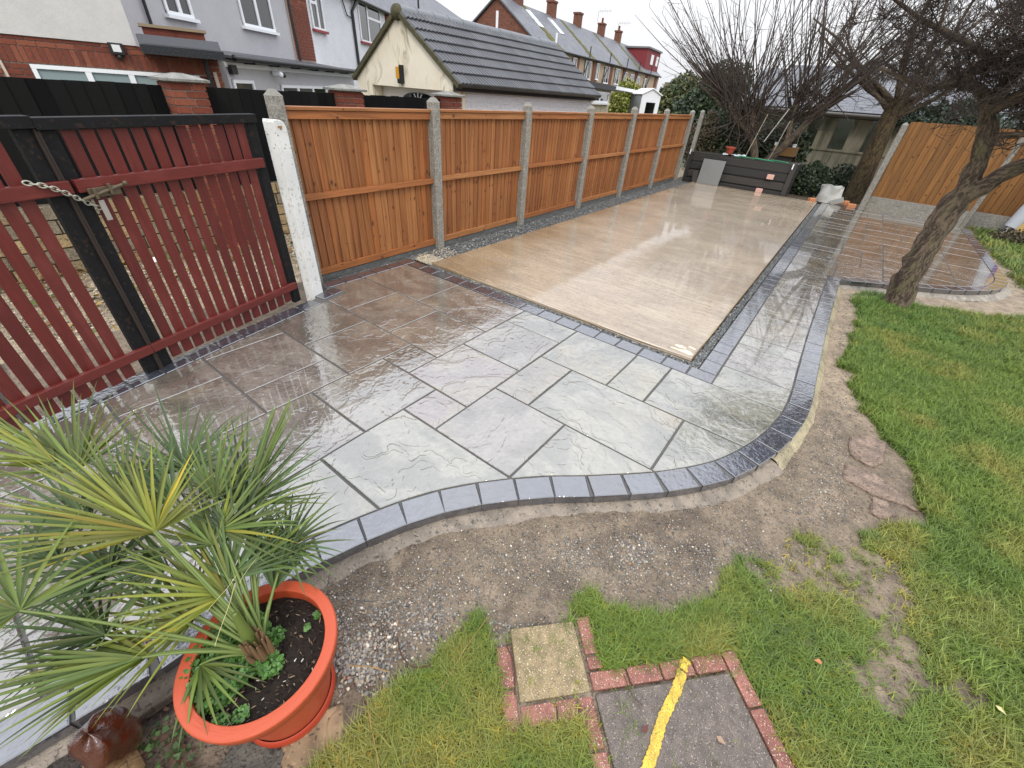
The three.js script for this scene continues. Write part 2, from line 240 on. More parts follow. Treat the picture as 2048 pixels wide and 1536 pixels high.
{
  const xs = [], zs = []; for (let x = -4.35; x < -1.7; x += .3) xs.push(x); for (let x = -1.7; x < 1.8; x += .026) xs.push(x); for (let x = 1.8; x < 7; x += .12) xs.push(x); xs.push(7, 12);
  for (let z = 3; z > .8; z -= .2) zs.push(z); for (let z = .8; z > -3.8; z -= .026) zs.push(z); for (let z = -3.8; z > -9; z -= .07) zs.push(z); for (let z = -9; z > -20; z -= .25) zs.push(z); zs.push(-20, -26);
  const pos = [], col = [], uv = [], idx = [], nx = xs.length;
  const soil = [.25, .19, .128], dark = [.13, .095, .064], pale = [.4, .31, .21], green = [.045, .05, .014];
  zs.forEach(z => xs.forEach(x => {
    pos.push(x, soilY(x, z), z); uv.push(x, z);
    const n = fbm(nz, x * 3.1 + 60, z * 3.1 + 60, 4), m = fbm(nz2, x * 8 + 60, z * 8 + 60, 3);
    let c = mixc(soil, dark, sstep(.42, .72, n * .6 + m * .4));
    const path = sstep(-3.0, -3.9, z) * (x > .3 ? 1 : 0); c = mixc(c, pale, Math.max(path * .9, .5 * sstep(.55, .75, m)));
    if (z < -9 && x < .4) c = dark; if (x < -1.15 && z > .25) c = [.05, .035, .025];
    c = mixc(c, green, lawnAt(x, z) > .5 ? .85 : 0); col.push(...c);
  }));
  for (let j = 0; j < zs.length - 1; j++) for (let i = 0; i < nx - 1; i++) { const q = j * nx + i; idx.push(q, q + 1, q + nx, q + 1, q + nx + 1, q + nx); }
  const g = new THREE.BufferGeometry(); g.setAttribute('position', new THREE.Float32BufferAttribute(pos, 3)); g.setAttribute('color', new THREE.Float32BufferAttribute(col, 3)); g.setAttribute('uv', new THREE.Float32BufferAttribute(uv, 2)); g.setIndex(idx); g.computeVertexNormals();
  const o = part('garden_soil', g, std({ vertexColors: true, map: soilMap, bumpMap: soilBump, bumpScale: .009, roughness: .72 }), scene); tag(o, 'bare damp garden soil between the patio edge and the lawn', 'soil', null, 'structure');
}
// mortar haunching along the outer edge of the setts
{
  const strip = (pts, w0, y0, w1, y1, seed) => { const pos = [], idx = [], uv = []; const r = mulberry(seed); pts.forEach((p, i) => { const a = pts[Math.max(0, i - 1)], b = pts[Math.min(pts.length - 1, i + 1)], dx = b[0] - a[0], dz = b[1] - a[1], l = Math.hypot(dx, dz), nx = -dz / l, nzz = dx / l; const ww = w1 * (.75 + .5 * fbm(nz, p[0] * 4 + 9, p[1] * 4 + 9, 2)); for (const [w, y] of [[w0 - .02, y0], [w0 + ww * .35, y0 - .008], [w0 + ww, y1]]) { pos.push(p[0] + nx * w, y + (r() - .5) * .004, p[1] + nzz * w); uv.push(p[0] + nx * w, p[1] + nzz * w); } if (i) for (let k = 0; k < 2; k++) { const q = (i - 1) * 3 + k; idx.push(q, q + 1, q + 3, q + 1, q + 4, q + 3); } }); const g = new THREE.BufferGeometry(); g.setAttribute('position', new THREE.Float32BufferAttribute(pos, 3)); g.setAttribute('uv', new THREE.Float32BufferAttribute(uv, 2)); g.setIndex(idx); g.computeVertexNormals(); return g; };
  const po = patioOuter, cutA = po.filter(p => p[1] > -2.6), cutB = po.filter(p => p[1] <= -2.5);
  const hm = (c) => std({ color: new THREE.Color().setRGB(...c), map: soilMap, bumpMap: soilBump, bumpScale: .004, roughness: .6 });
  const hs = struct('mortar_haunching', 'rough mortar fillet along the outer edge of the setts', 'mortar');
  part('front_fillet', strip(cutA, 0, -.058, .085, -.092, 3), hm([.29, .24, .185]), hs);
  part('path_fillet', strip(cutB, 0, -.045, .075, -.1, 4), hm([.42, .36, .22]), hs);
  part('terrace_fillet', strip([[.394, -6.85], ...patioOuterFar.slice(2)], 0, -.06, .1, -.11, 5), hm([.36, .32, .26]), hs);
}
// ---------------------------------------------------------------- loose stone
function pebbleGeo(seed, d = 1) { const g = mergeVertices(new THREE.IcosahedronGeometry(1, d).deleteAttribute('uv').deleteAttribute('normal')); const r = mulberry(seed), p = g.attributes.position; const s = [1, .55 + r() * .25, .7 + r() * .25]; for (let i = 0; i < p.count; i++) { const k = .78 + r() * .4; p.setXYZ(i, p.getX(i) * k * s[0], p.getY(i) * k * s[1], p.getZ(i) * k * s[2]); } g.computeVertexNormals(); return g; }
const I4 = new THREE.Matrix4(), Qt = new THREE.Quaternion(), Eu = new THREE.Euler();
function scatter(name, geo, mat, items, parent, label, category) { const o = new THREE.InstancedMesh(geo, mat, items.length); items.forEach(([x, y, z, s, ry, c, tilt = .5], i) => { Eu.set((ry * 7 % 1 - .5) * tilt, ry * 6.28, (ry * 13 % 1 - .5) * tilt); o.setMatrixAt(i, I4.compose(V3(x, y, z), Qt.setFromEuler(Eu), Array.isArray(s) ? V3(...s) : V3(s, s, s))); if (c) o.setColorAt(i, new THREE.Color().setRGB(...c)); }); o.name = numbered(name); o.castShadow = o.receiveShadow = true; o.userData.kind = 'stuff'; if (label) tag(o, label, category, null, 'stuff'); parent.add(o); return o; }
const peb = [pebbleGeo(1, 0), pebbleGeo(2, 1), pebbleGeo(3, 1)];
const wetStone = std({ color: 0xffffff, roughness: .38 });
const rg = mulberry(77);
{
  const bedMat = std({ color: new THREE.Color().setRGB(.11, .11, .105), map: soilMap, bumpMap: soilBump, bumpScale: .01, roughness: .8 });
  const gb = struct('gravel_bed', 'dark bed under the gravel strips', 'gravel bed');
  part('strip_bed', [bx(XLO - .42, CX0 + .002, -.1, -.045, CZ0, CZ1 - .0), bx(-4.09, XLO + .02, -.1, -.045, CZ1, -2.06), bx(CX0 + .004, XPO - .002, -.1, -.045, CZ1 + .003, Z0o - .004), bx(CX1 + .002, XPO - .006, -.1, -.0455, CZ0, CZ1 + .001)], bedMat, gb);
  const grey = () => { const k = .05 + .22 * rg() * rg(); return rg() < .12 ? [k * 2.2, k * 2.2, k * 2.1] : [k * .95, k, k * .98]; };
  const A = [], B = [];
  for (let i = 0; i < 15000; i++) { const z = lerp(CZ1 - .0, CZ0, Math.pow(rg(), 1.5)); A.push([lerp(-4.06, CX0 - .006, rg()), -.04 + rg() * .014, z, .006 + rg() * .008, rg(), rg() < .3 && z > -3.9 && fbm(nz, z * 6, 3, 2) > .45 ? [.42, .35, .25] : grey()]); }
  for (let i = 0; i < 500; i++) A.push([lerp(-3.98, CX0, rg()), -.03 + rg() * .01, lerp(-3.3, -3.55, rg()), .005 + rg() * .008, rg(), [.45, .38, .27]]);
  for (let i = 0; i < 900; i++) A.push([lerp(-4.06, XLO - .004, rg()), -.04 + rg() * .01, lerp(-2.1, -3.31, rg()), .005 + rg() * .006, rg(), grey()]);
  for (let i = 0; i < 5200; i++) B.push([lerp(CX0, XPO - .004, rg()), -.036 + rg() * .016, lerp(CZ1 + .006, Z0o - .008, rg()), .004 + rg() * .006, rg(), grey()]);
  for (let i = 0; i < 7500; i++) { const z = lerp(CZ1, CZ0, Math.pow(rg(), 1.6)); B.push([lerp(CX1 + .006, XPO - .006, rg()), -.036 + rg() * .016, z, .004 + rg() * .006, rg(), grey()]); }
  scatter('gravel', peb[1], wetStone, A, scene, 'dark grey gravel strip along the foot of the new fence', 'gravel');
  scatter('gravel', peb[1], wetStone, B, scene, 'fine black and white gravel channel round the concrete base', 'gravel');
}
{ // pebbles on the bare soil
  const items = [], okSoil = (x, z) => lawnAt(x, z) < .5;
  const pc = () => { const k = rg(), b = .5 + rg() * 1.1; return (k < .6 ? [.17, .162, .15] : k < .85 ? [.26, .22, .165] : k < .93 ? [.42, .38, .31] : [.2, .12, .08]).map(v => v * b); };
  const addPx = (px, py, sx, sy, n, s0, s1) => { for (let i = 0; i < n; i++) { const a = rg() * 6.283, r = Math.sqrt(-Math.log(1 - rg() * .985)) * .68; const q = atY(px + Math.cos(a) * r * sx, py + Math.sin(a) * r * sy, -.085); items.push([q.x, soilY(q.x, q.z) + .002, q.z, lerp(s0, s1, rg() * rg()), rg(), pc()]); } };
  addPx(745, 1290, 110, 90, 900, .003, .011); addPx(715, 1330, 70, 60, 330, .006, .012); addPx(900, 1270, 120, 60, 280, .003, .01); addPx(800, 1380, 55, 30, 90, .006, .014);
  addPx(1270, 1105, 45, 35, 260, .004, .01); addPx(1150, 1110, 45, 30, 130, .003, .008); addPx(1050, 1265, 120, 40, 300, .003, .009);
  addPx(1520, 1260, 90, 80, 420, .003, .010); addPx(1560, 1220, 60, 50, 120, .005, .011); addPx(1500, 1100, 130, 70, 420, .002, .007); addPx(1420, 1130, 120, 80, 300, .003, .007);
  addPx(1665, 860, 50, 170, 500, .003, .009); addPx(1690, 690, 22, 110, 250, .004, .011); addPx(1640, 1000, 90, 60, 250, .003, .008);
  addPx(1000, 1110, 330, 90, 4200, .0012, .0045); addPx(1250, 1150, 330, 120, 4600, .0012, .0045); addPx(1640, 900, 130, 200, 2400, .0012, .0045); addPx(820, 1190, 180, 70, 1500, .0015, .006); addPx(660, 1250, 60, 90, 500, .003, .009); addPx(1380, 1010, 160, 60, 1500, .0012, .004); addPx(1200, 1230, 100, 30, 100, .003, .008); addPx(1560, 1010, 140, 90, 700, .0015, .005);
  addPx(1050, 1120, 360, 95, 900, .003, .008); addPx(1330, 1110, 280, 110, 900, .003, .008); addPx(1640, 900, 110, 190, 500, .003, .009); addPx(840, 1240, 150, 90, 700, .003, .01);
  const it = items.filter(q => okSoil(q[0], q[2]) || rg() < .25);
  scatter('pebbles', peb[2], std({ color: 0xffffff, roughness: .55 }), it.filter((_, i) => i % 2), scene, 'rounded grey pebbles pressed into the bare soil', 'pebbles');
  scatter('soil_crumbs', peb[0], std({ color: 0xffffff, roughness: .7 }), it.filter((_, i) => !(i % 2)), scene, 'angular chips and crumbs lying on the bare soil', 'stone chips');
}
{ // grass
  const blades = (seed, n, h, spread) => { const r = mulberry(seed), pos = [], col = [], idx = []; for (let b = 0; b < n; b++) { const a = r() * 6.283, ox = (r() - .5) * spread, oz = (r() - .5) * spread, hh = h * (.5 + r() * .9), lean = hh * (.35 + r() * 1.1), w = .0011 + r() * .0011, dx = Math.cos(a), dz = Math.sin(a), q = pos.length / 3, t = .75 + r() * .5, yl = r() < .12; const cc = yl ? [1.6 * t, 1.15 * t, .8 * t] : [t, t, t]; for (const [f, ww] of [[0, 1], [.5, .9], [1, 0]]) { const x = ox + dx * lean * f * f, z = oz + dz * lean * f * f, y = hh * (f - .25 * f * f * (lean / hh > 1 ? 1 : .4)); if (ww) { pos.push(x - dz * w * ww, y, z + dx * w * ww, x + dz * w * ww, y, z - dx * w * ww); col.push(...cc, ...cc); } else { pos.push(x, y, z); col.push(...cc); } } idx.push(q, q + 1, q + 2, q + 1, q + 3, q + 2, q + 2, q + 3, q + 4); } const g = new THREE.BufferGeometry(); g.setAttribute('position', new THREE.Float32BufferAttribute(pos, 3)); g.setAttribute('color', new THREE.Float32BufferAttribute(col, 3)); g.setIndex(idx); g.computeVertexNormals(); return g; };
  const gm = phy({ color: 0xffffff, vertexColors: true, roughness: .55, side: THREE.DoubleSide, transmission: .12, thickness: 0 });
  const near = [], mid = [], far = [];
  const colr = (x, z) => { const n = fbm(nz, x * 2.2 + 12, z * 2.2 + 12, 3), m = fbm(nz2, x * 6 + 12, z * 6 + 12, 3), k = .7 + rg() * .5; let c = mixc([.145, .22, .025], [.275, .265, .05], sstep(.46, .78, n * .5 + m * .5)); if (m < .38) c = mixc(c, [.1, .17, .022], .6); if (Math.hypot(x - 1.05, z + 6.1) < .55) c = mixc(c, [.08, .19, .02], .4); return c.map(v => v * k); };
  const put = (list, n, x0, x1, z0, z1, hs) => { for (let i = 0; i < n; i++) { const x = lerp(x0, x1, rg()), z = lerp(z0, z1, rg()); if (rg() > lawnAt(x, z)) continue; list.push([x, soilY(x, z) - .004, z, [hs, hs * (.7 + rg() * .6), hs], rg(), colr(x, z), .5]); } };
  put(near, 15500, -.75, .35, -1.35, .5, 1); put(near, 26000, .2, 2.2, -2.7, 0, 1); put(mid, 36000, .5, 3.2, -5.6, -2.4, 1.25); put(mid, 16000, .4, 3.4, -8.6, -5.4, 1.6); put(far, 9000, 2.4, 6.5, -16, -6, 2.4); put(far, 5000, 3, 6, -6, 0, 2); put(mid, 12000, 1.1, 4.2, -2.6, 1.3, 1.3); put(near, 6000, -.6, .2, .4, .75, 1);
  for (let i = 0; i < 500; i++) { const a = rg() * 6.283, r = .1 + rg() * .3; mid.push([1.0 + Math.cos(a) * r, -.11, -6.6 + Math.sin(a) * r, [1.6, 1.9, 1.6], rg(), [.1, .185, .025], .6]); }
  scatter('grass', blades(3, 10, .03, .03), gm, near.filter((_, i) => i % 2), scene, 'short damp lawn grass beside the stepping slabs', 'grass');
  scatter('grass', blades(4, 9, .039, .034), gm, near.filter((_, i) => !(i % 2)), scene, 'longer lawn grass blades mixed into the turf by the slabs', 'grass');
  scatter('grass', blades(5, 10, .042, .045), gm, mid, scene, 'lawn grass running beside the path to the leaning tree', 'grass');
  scatter('grass', blades(6, 10, .035, .06), gm, far, scene, 'lawn grass beyond the far terrace', 'grass');
}
// ---------------------------------------------------------------- fence and gate
const woodH = (u, v) => { const w = fbm(nz, u * 5, v * 3, 3, 5, 3); return .55 * fbm(nz2, u * 60 + w * 9, v * 3, 4, 60, 3) + .45 * fbm(nz, u * 190, v * 9, 3, 190, 9); };
const knots = []; { const r = mulberry(8); for (let i = 0; i < 34; i++) knots.push([r(), r(), .006 + r() * .013]); }
function woodMap(a, b, dark) { return tex(512, 1024, (u, v) => { let k = mixc(a, b, sstep(.3, .72, woodH(u, v))); let kn = 0; for (const [ku, kv, kr] of knots) { const du = Math.min(Math.abs(u - ku), 1 - Math.abs(u - ku)), dv = Math.min(Math.abs(v - kv), 1 - Math.abs(v - kv)) * 2, d = Math.hypot(du, dv * .8) / kr; if (d < 1.6) kn = Math.max(kn, 1 - sstep(.4, 1.6, d)); } k = mixc(k, dark, kn * .85); const s = fbm(nz, u * 9, v * 2.2, 3, 9, 2); k = mixc(k, dark, sstep(.58, .85, s) * .35); return k; }, true, [1, 2]); }
const woodBump = tex(512, 1024, (u, v) => woodH(u, v), false, [1, 2]);
const fenceMapA = woodMap(c8(160, 106, 62), c8(124, 79, 45), c8(66, 38, 22)), fenceMapB = woodMap(c8(178, 126, 78), c8(146, 97, 56), c8(76, 46, 26));
const fenceMats = [[fenceMapA, 0xffffff], [fenceMapA, 0xece0d8], [fenceMapB, 0xf0e8e0], [fenceMapB, 0xe4d8ca], [fenceMapA, 0xfff0dc], [fenceMapB, 0xd8c8b8]].map(([m, c]) => std({ map: m, color: c, bumpMap: woodBump, bumpScale: .003, roughness: .62 }));
const concPostMap = tex(256, 512, (u, v) => { const a = fbm(nz, u * 12, v * 24, 4, 12, 24), b = fbm(nz2, u * 60, v * 120, 3, 60, 120); let k = mixc(c8(150, 147, 138), c8(116, 113, 106), a); if (b > .56) k = mixc(k, c8(92, 90, 82), sstep(.56, .72, b) * .7); if (b < .4) k = mixc(k, c8(180, 178, 168), .4); return k; }, true, [.5, 1]);
const concPost = std({ map: concPostMap, bumpMap: concPostMap, bumpScale: .004, roughness: .85 });
const gravelBoardMat = std({ color: new THREE.Color().setRGB(.17, .175, .165), map: soilMap, bumpMap: soilBump, bumpScale: .002, roughness: .6 });
const FX = -4.12, zp = [-2.06, -3.86, -5.69, -7.58, -9.43, -11.3, -13.22];
const ord = ['first', 'second', 'third', 'fourth', 'fifth', 'sixth', 'seventh'];
function concretePost(name, label, group, pos, h, w = .1, d = .1, turn = 0) {
  const t = thing(name, label, 'post', group, pos, turn);
  const c = .012, q = [[-w / 2 + c, -d / 2], [w / 2 - c, -d / 2], [w / 2, -d / 2 + c], [w / 2, d / 2 - c], [w / 2 - c, d / 2], [-w / 2 + c, d / 2], [-w / 2, d / 2 - c], [-w / 2, -d / 2 + c]].reverse();
  part('shaft', prism(q, -.2, h - .045), concPost, t);
  const cone = new THREE.CylinderGeometry(.028, w * .705, .045, 4, 1).rotateY(Math.PI / 4).toNonIndexed(); cone.computeVertexNormals(); cone.translate(0, h - .0225, 0);
  part('weathered_top', cone, concPost, t); return t;
}
zp.forEach((z, k) => concretePost('fence_post', k === 0 ? 'lichen-speckled concrete fence post beside the white gate post' : `${ord[k]} grey concrete fence post counted from the white gate post`, 'concrete posts of the new fence', [FX + .03, 0, z], 1.645 + (k > 3 ? .02 : 0), .11, .115));
concretePost('fence_post', 'last spare concrete fence post by the sleeper bed', 'concrete posts of the new fence', [FX + .05, 0, -14.05], 1.68, .1, .1);
const rf = mulberry(31);
const boardGeos = []; for (let i = 0; i < 14; i++) { const g = bx(-.0045, .0045, 0, 1, -.056, .056); g.attributes.uv.needsUpdate = true; boardGeos.push([g, rf() * 1, rf() * 2]); }
function boardGeo(v, h) { const [, ox, oy] = boardGeos[v]; return shiftUV(bx(-.006, .006, 0, h, -.052, .052), ox, oy); }
const panelBoards = boardGeos.map((_, i) => boardGeo(i, 1.41));
for (let k = 0; k < 6; k++) {
  const za = zp[k] - .05, zb = zp[k + 1] + .05, w = za - zb, zc = (za + zb) / 2, up = k * .006;
  const t = thing('closeboard_fence', `${ord[k]} orange-brown closeboard fence panel counted from the white gate post`, 'fence panel', 'closeboard panels of the new fence', [FX, up, zc]);
  const n = Math.round(w / .086), p = w / n;
  for (let i = 0; i < n; i++) { const b = part('board', panelBoards[Math.floor(rf() * 14)], fenceMats[Math.floor(rf() * 6)], t); b.position.set(-.012 + (rf() - .5) * .002, .085, -w / 2 + (i + .5) * p); b.rotation.y = .15 + (rf() - .5) * .03; }
  const wm = fenceMats[k % 2 ? 2 : 4];
  const rail = (y0, y1, d) => shiftUV(bx(0, d, y0, y1, -w / 2 + .005, w / 2 - .005, .004).rotateX(0), rf(), rf(), Math.PI / 2);
  part('top_rail', rail(1.435, 1.502, .034), wm, t); part('middle_rail', rail(.772 + k * .008, .828 + k * .008, .045), wm, t); part('bottom_rail', rail(.03, .1, .032), wm, t);
  part('capping', shiftUV(bx(-.045, .05, 1.503, 1.53, -w / 2, w / 2, .004), rf(), rf(), Math.PI / 2), fenceMats[3], t);
  part('gravel_board', bx(-.03, .02, -.22, .024, -w / 2 - .01, w / 2 + .01, .005), gravelBoardMat, t);
}
// ---- gate
const redMap = tex(256, 512, (u, v) => { const a = fbm(nz, u * 30, v * 6, 4, 30, 6), b = fbm(nz2, u * 8, v * 10, 3, 8, 10); let k = mixc(c8(108, 38, 30), c8(86, 30, 25), a); k = mixc(k, c8(116, 52, 48), sstep(.5, .8, b) * .55); return k; }, true, [.5, 1.5]);
const redMats = [0xffffff, 0xe8d8d8, 0xfff0e8].map(c => std({ map: redMap, color: c, bumpMap: woodBump, bumpScale: .0018, roughness: .5 }));
const blackMap = tex(256, 256, (u, v) => { const a = fbm(nz, u * 12, v * 12, 4, 12, 12), b = fbm(nz2, u * 26, v * 26, 3, 26, 26); return mixc(mixc(c8(27, 27, 29), c8(16, 16, 18), a), c8(66, 46, 34), sstep(.62, .8, b) * .6); }, true, [.5, .5]);
const blackMat = phy({ map: blackMap, roughness: .6, specularIntensity: .45, bumpMap: soilBump, bumpScale: .001 }), rustMat = std({ color: new THREE.Color().setRGB(.03, .02, .015), roughness: .9 });
const GA = 1.859; // local +x runs along the gate towards the white post, local +z faces the patio
function gateLeaf(sign, label, yTop) {
  const t = thing('gate_leaf', label, 'gate', 'pair of red slatted gate leaves', [-3.362, 0, -.44], GA);
  const X = (a, b) => sign > 0 ? [a, b] : [-b, -a], W = 1.315, B = (a, b, y0, y1, z0, z1, r) => bx(...X(a, b), y0, y1, z0, z1, r);
  part('top_rail', B(0, W, yTop - .055, yTop, -.04, .022, .004), blackMat, t);
  part('meeting_stile', B(.012, .085, .0, yTop - .056, -.045, -.002, .004), blackMat, t);
  part('rusty_edge', B(.001, .011, .0, yTop - .057, -.045, .012), rustMat, t);
  part('hinge_stile', B(W - .075, W, .0, yTop - .056, -.045, -.002, .004), blackMat, t);
  const n = 13, a0 = sign > 0 ? .105 : .14, p = (W - .075 - a0) / n;
  for (let i = 0; i < n; i++) { const x = a0 + i * p + .002, jl = (rf() - .5) * .006; const g = shiftUV(B(x + jl, x + p * .74 + jl, .02 + rf() * .012, yTop - .06, -.024 - rf() * .002, -.012, .002), rf(), rf()); const b = part('slat', g, redMats[Math.floor(rf() * 3)], t); b.rotation.z = (rf() - .5) * .006; }
  part('upper_rail', shiftUV(B(sign > 0 ? .04 : -.02, W - .035, 1.145, 1.212, -.011, .026, .005), 0, 0, Math.PI / 2), redMats[2], t);
  part('lower_rail', shiftUV(B(.0, W - .03, .135, .195, -.011, .024, .005), .2, 0, Math.PI / 2), redMats[0], t);
  return t;
}
gateLeaf(1, 'red slatted gate leaf with black frame hung on the white post', 1.497);
gateLeaf(-1, 'red slatted gate leaf with black frame behind the palm', 1.505);
{ // white post
  const t = thing('gate_post', 'white painted gate post with chipped rounded top', 'post', null, [-3.79, 0, -1.875], GA);
  const whiteMap = tex(128, 512, (u, v) => { const b = fbm(nz2, u * 10, v * 40, 3, 10, 40), d = nz(u * 40, v * 160, 40, 160); let k = mixc(c8(226, 226, 222), c8(206, 207, 204), fbm(nz, u * 4, v * 16, 3, 4, 16)); if (d > .93) k = c8(120, 105, 90); return mixc(k, c8(170, 168, 160), sstep(.66, .8, b) * .6); }, true, [.4, 1.6]);
  const sh = new THREE.Shape(); sh.moveTo(-.055, -.1); sh.lineTo(.055, -.1); sh.lineTo(.055, 1.385); sh.quadraticCurveTo(.052, 1.44, .01, 1.45); sh.lineTo(-.05, 1.455); sh.lineTo(-.055, 1.44); sh.closePath();
  part('shaft', boxUV(new THREE.ExtrudeGeometry(sh, { depth: .1, bevelEnabled: true, bevelSize: .006, bevelThickness: .006, bevelSegments: 2 }).translate(0, 0, -.06)), std({ map: whiteMap, roughness: .55, bumpMap: whiteMap, bumpScale: .002 }), t);
  part('bare_patch', [bx(-.03, .012, 1.405, 1.418, .05, .0475 + .001), bx(-.012, .006, 1.393, 1.405, .05, .0475 + .001)].map(g => g), std({ color: 0x9a7444, roughness: .9 }), t);
}
{ // chain, bolt and padlock
  const t = thing('gate_chain', 'galvanised chain hooked across the meeting gate stiles', 'chain', null, [-3.362, 0, -.44], GA);
  const zinc = std({ color: 0xb4b4a4, metalness: .75, roughness: .42 });
  const c = new THREE.CatmullRomCurve3([V3(-.16, 1.225, .02), V3(-.09, 1.2, .045), V3(-.03, 1.16, .05), V3(.03, 1.11, .04), V3(.1, 1.055, .025)]), N = 13;
  for (let i = 0; i < N; i++) { const p = c.getPoint((i + .5) / N), d = c.getTangent((i + .5) / N); const g = new THREE.TorusGeometry(.011, .0034, 6, 12).scale(1.5, 1, 1); const l = part('link', g, zinc, t); l.position.copy(p); l.quaternion.setFromUnitVectors(V3(1, 0, 0), d); if (i % 2) l.rotateX(Math.PI / 2); }
  const b = thing('gate_bolt', 'weathered sliding bolt on the red gate rail', 'bolt', null, [-3.362, 0, -.44], GA), old = std({ color: 0x675c4a, metalness: .5, roughness: .6 });
  part('bar', tube([[.03, 1.115, .042], [.25, 1.165, .042]], .009, 8), old, b); part('back_plate', bx(.075, .235, 1.115, 1.165, .027, .034, .003).rotateZ(.0), old, b);
  part('staple', [bx(.09, .105, 1.11, 1.165, .034, .055, .003), bx(.17, .185, 1.125, 1.18, .034, .055, .003)], old, b); part('knob', new THREE.SphereGeometry(.013, 10, 8).translate(.262, 1.172, .05), old, b);
  const h = thing('hasp', 'grey hasp strap hanging under the gate bolt', 'hasp', null, [-3.362, 0, -.44], GA);
  part('strap', bx(.098, .128, .99, 1.1, .03, .038, .004), std({ color: 0xa8a29a, metalness: .4, roughness: .5 }), h);
}
// ---------------------------------------------------------------- beyond the gate and fence
const rb = mulberry(404);
function onPlane(px, py, A, dir) { const r = pxRay(px, py), n = [-dir[1], dir[0]], t = (n[0] * A[0] + n[1] * A[1]) / (n[0] * r.x + n[1] * r.z); return [(r.x * t - A[0]) * dir[0] + (r.z * t - A[1]) * dir[1], CAM_H + r.y * t]; }
const GY = -.3; // level of the alley
{ const o = part('alley_ground', (() => { const g = new THREE.PlaneGeometry(4.2, 26, 60, 260).rotateX(-Math.PI / 2).translate(-5.9, GY, -6); const p = g.attributes.position; for (let i = 0; i < p.count; i++) { const x = p.getX(i), z = p.getZ(i); p.setY(i, GY + (fbm(nz, x * 3 + 80, z * 3 + 80, 3) - .5) * .05 + (x > -4.5 ? .12 * (x + 4.5) / .45 : 0)); } g.computeVertexNormals(); return boxUV(g); })(), std({ color: new THREE.Color().setRGB(.46, .37, .25), map: soilMap, bumpMap: soilBump, bumpScale: .02, roughness: .5 }), scene); tag(o, 'damp tan gravel alley behind the red gate', 'alley', null, 'structure'); }
{ const it = [], le = []; for (let i = 0; i < 6500; i++) it.push([lerp(-6.7, -3.9, rb()), GY + .005 + (0), lerp(-3.2, 2.2, rb()), .006 + rb() * .014, rb(), [.34, .29, .21].map((v, k, a) => v * (.4 + (it.length % 17) / 14))]); scatter('gravel', peb[1], wetStone, it, scene, 'loose wet gravel on the alley behind the gate', 'gravel');
  const lg = new THREE.PlaneGeometry(.06, .035, 2, 1).rotateX(-Math.PI / 2); { const p = lg.attributes.position; for (let i = 0; i < p.count; i++) p.setY(i, Math.abs(p.getX(i)) * .5); lg.computeVertexNormals(); }
  for (let i = 0; i < 900; i++) { const d = rb(); le.push([lerp(-6.7, -4.2, d * d * .9), GY + .03 + rb() * .02, lerp(-3.4, 2.4, rb()), .6 + rb() * .8, rb(), rb() < .5 ? [.16, .09, .03] : rb() < .6 ? [.08, .12, .02] : [.3, .2, .06], 1]); } scatter('leaves', lg, std({ color: 0xffffff, roughness: .7, side: THREE.DoubleSide }), le, scene, 'fallen brown leaves along the foot of the alley wall', 'leaves'); }
{ const c = thing('litter_card', 'small white card lying on the alley wall foot', 'litter', null, [-6.3, GY + .13, -1.28], .7); part('sheet', bx(-.06, .06, -.004, .004, -.045, .045).rotateX(.5).rotateZ(.3), std({ color: 0xe8e6e6, roughness: .6 }), c); }
// low stone wall under the black fence
const stoneBlock = [c8(176, 152, 112), c8(160, 142, 110), c8(150, 138, 116), c8(186, 164, 122)].map(c => std({ color: new THREE.Color().setRGB(...c.map(v => Math.pow(v, 2.2))), map: soilMap, bumpMap: soilBump, bumpScale: .006, roughness: .85 }));
{ const t = thing('stone_wall', 'low tan block wall carrying the black board fence', 'wall', null, [-6.83, GY, 0]);
  part('mortar_core', bx(-.1, .075, -.2, .75, -7, 3), std({ color: 0x6a6152, roughness: .95 }), t);
  for (let r = 0; r < 5; r++) { let z = 2.9 + (r % 2) * .2; while (z > -4.4) { const L = .34 + rb() * .12; part('stone_block', bx(.03, .095 + rb() * .012, r * .148 + .006, r * .148 + .142, z - L + .006, z - .006, .008), stoneBlock[Math.floor(rb() * 4)], t); z -= L; } } }
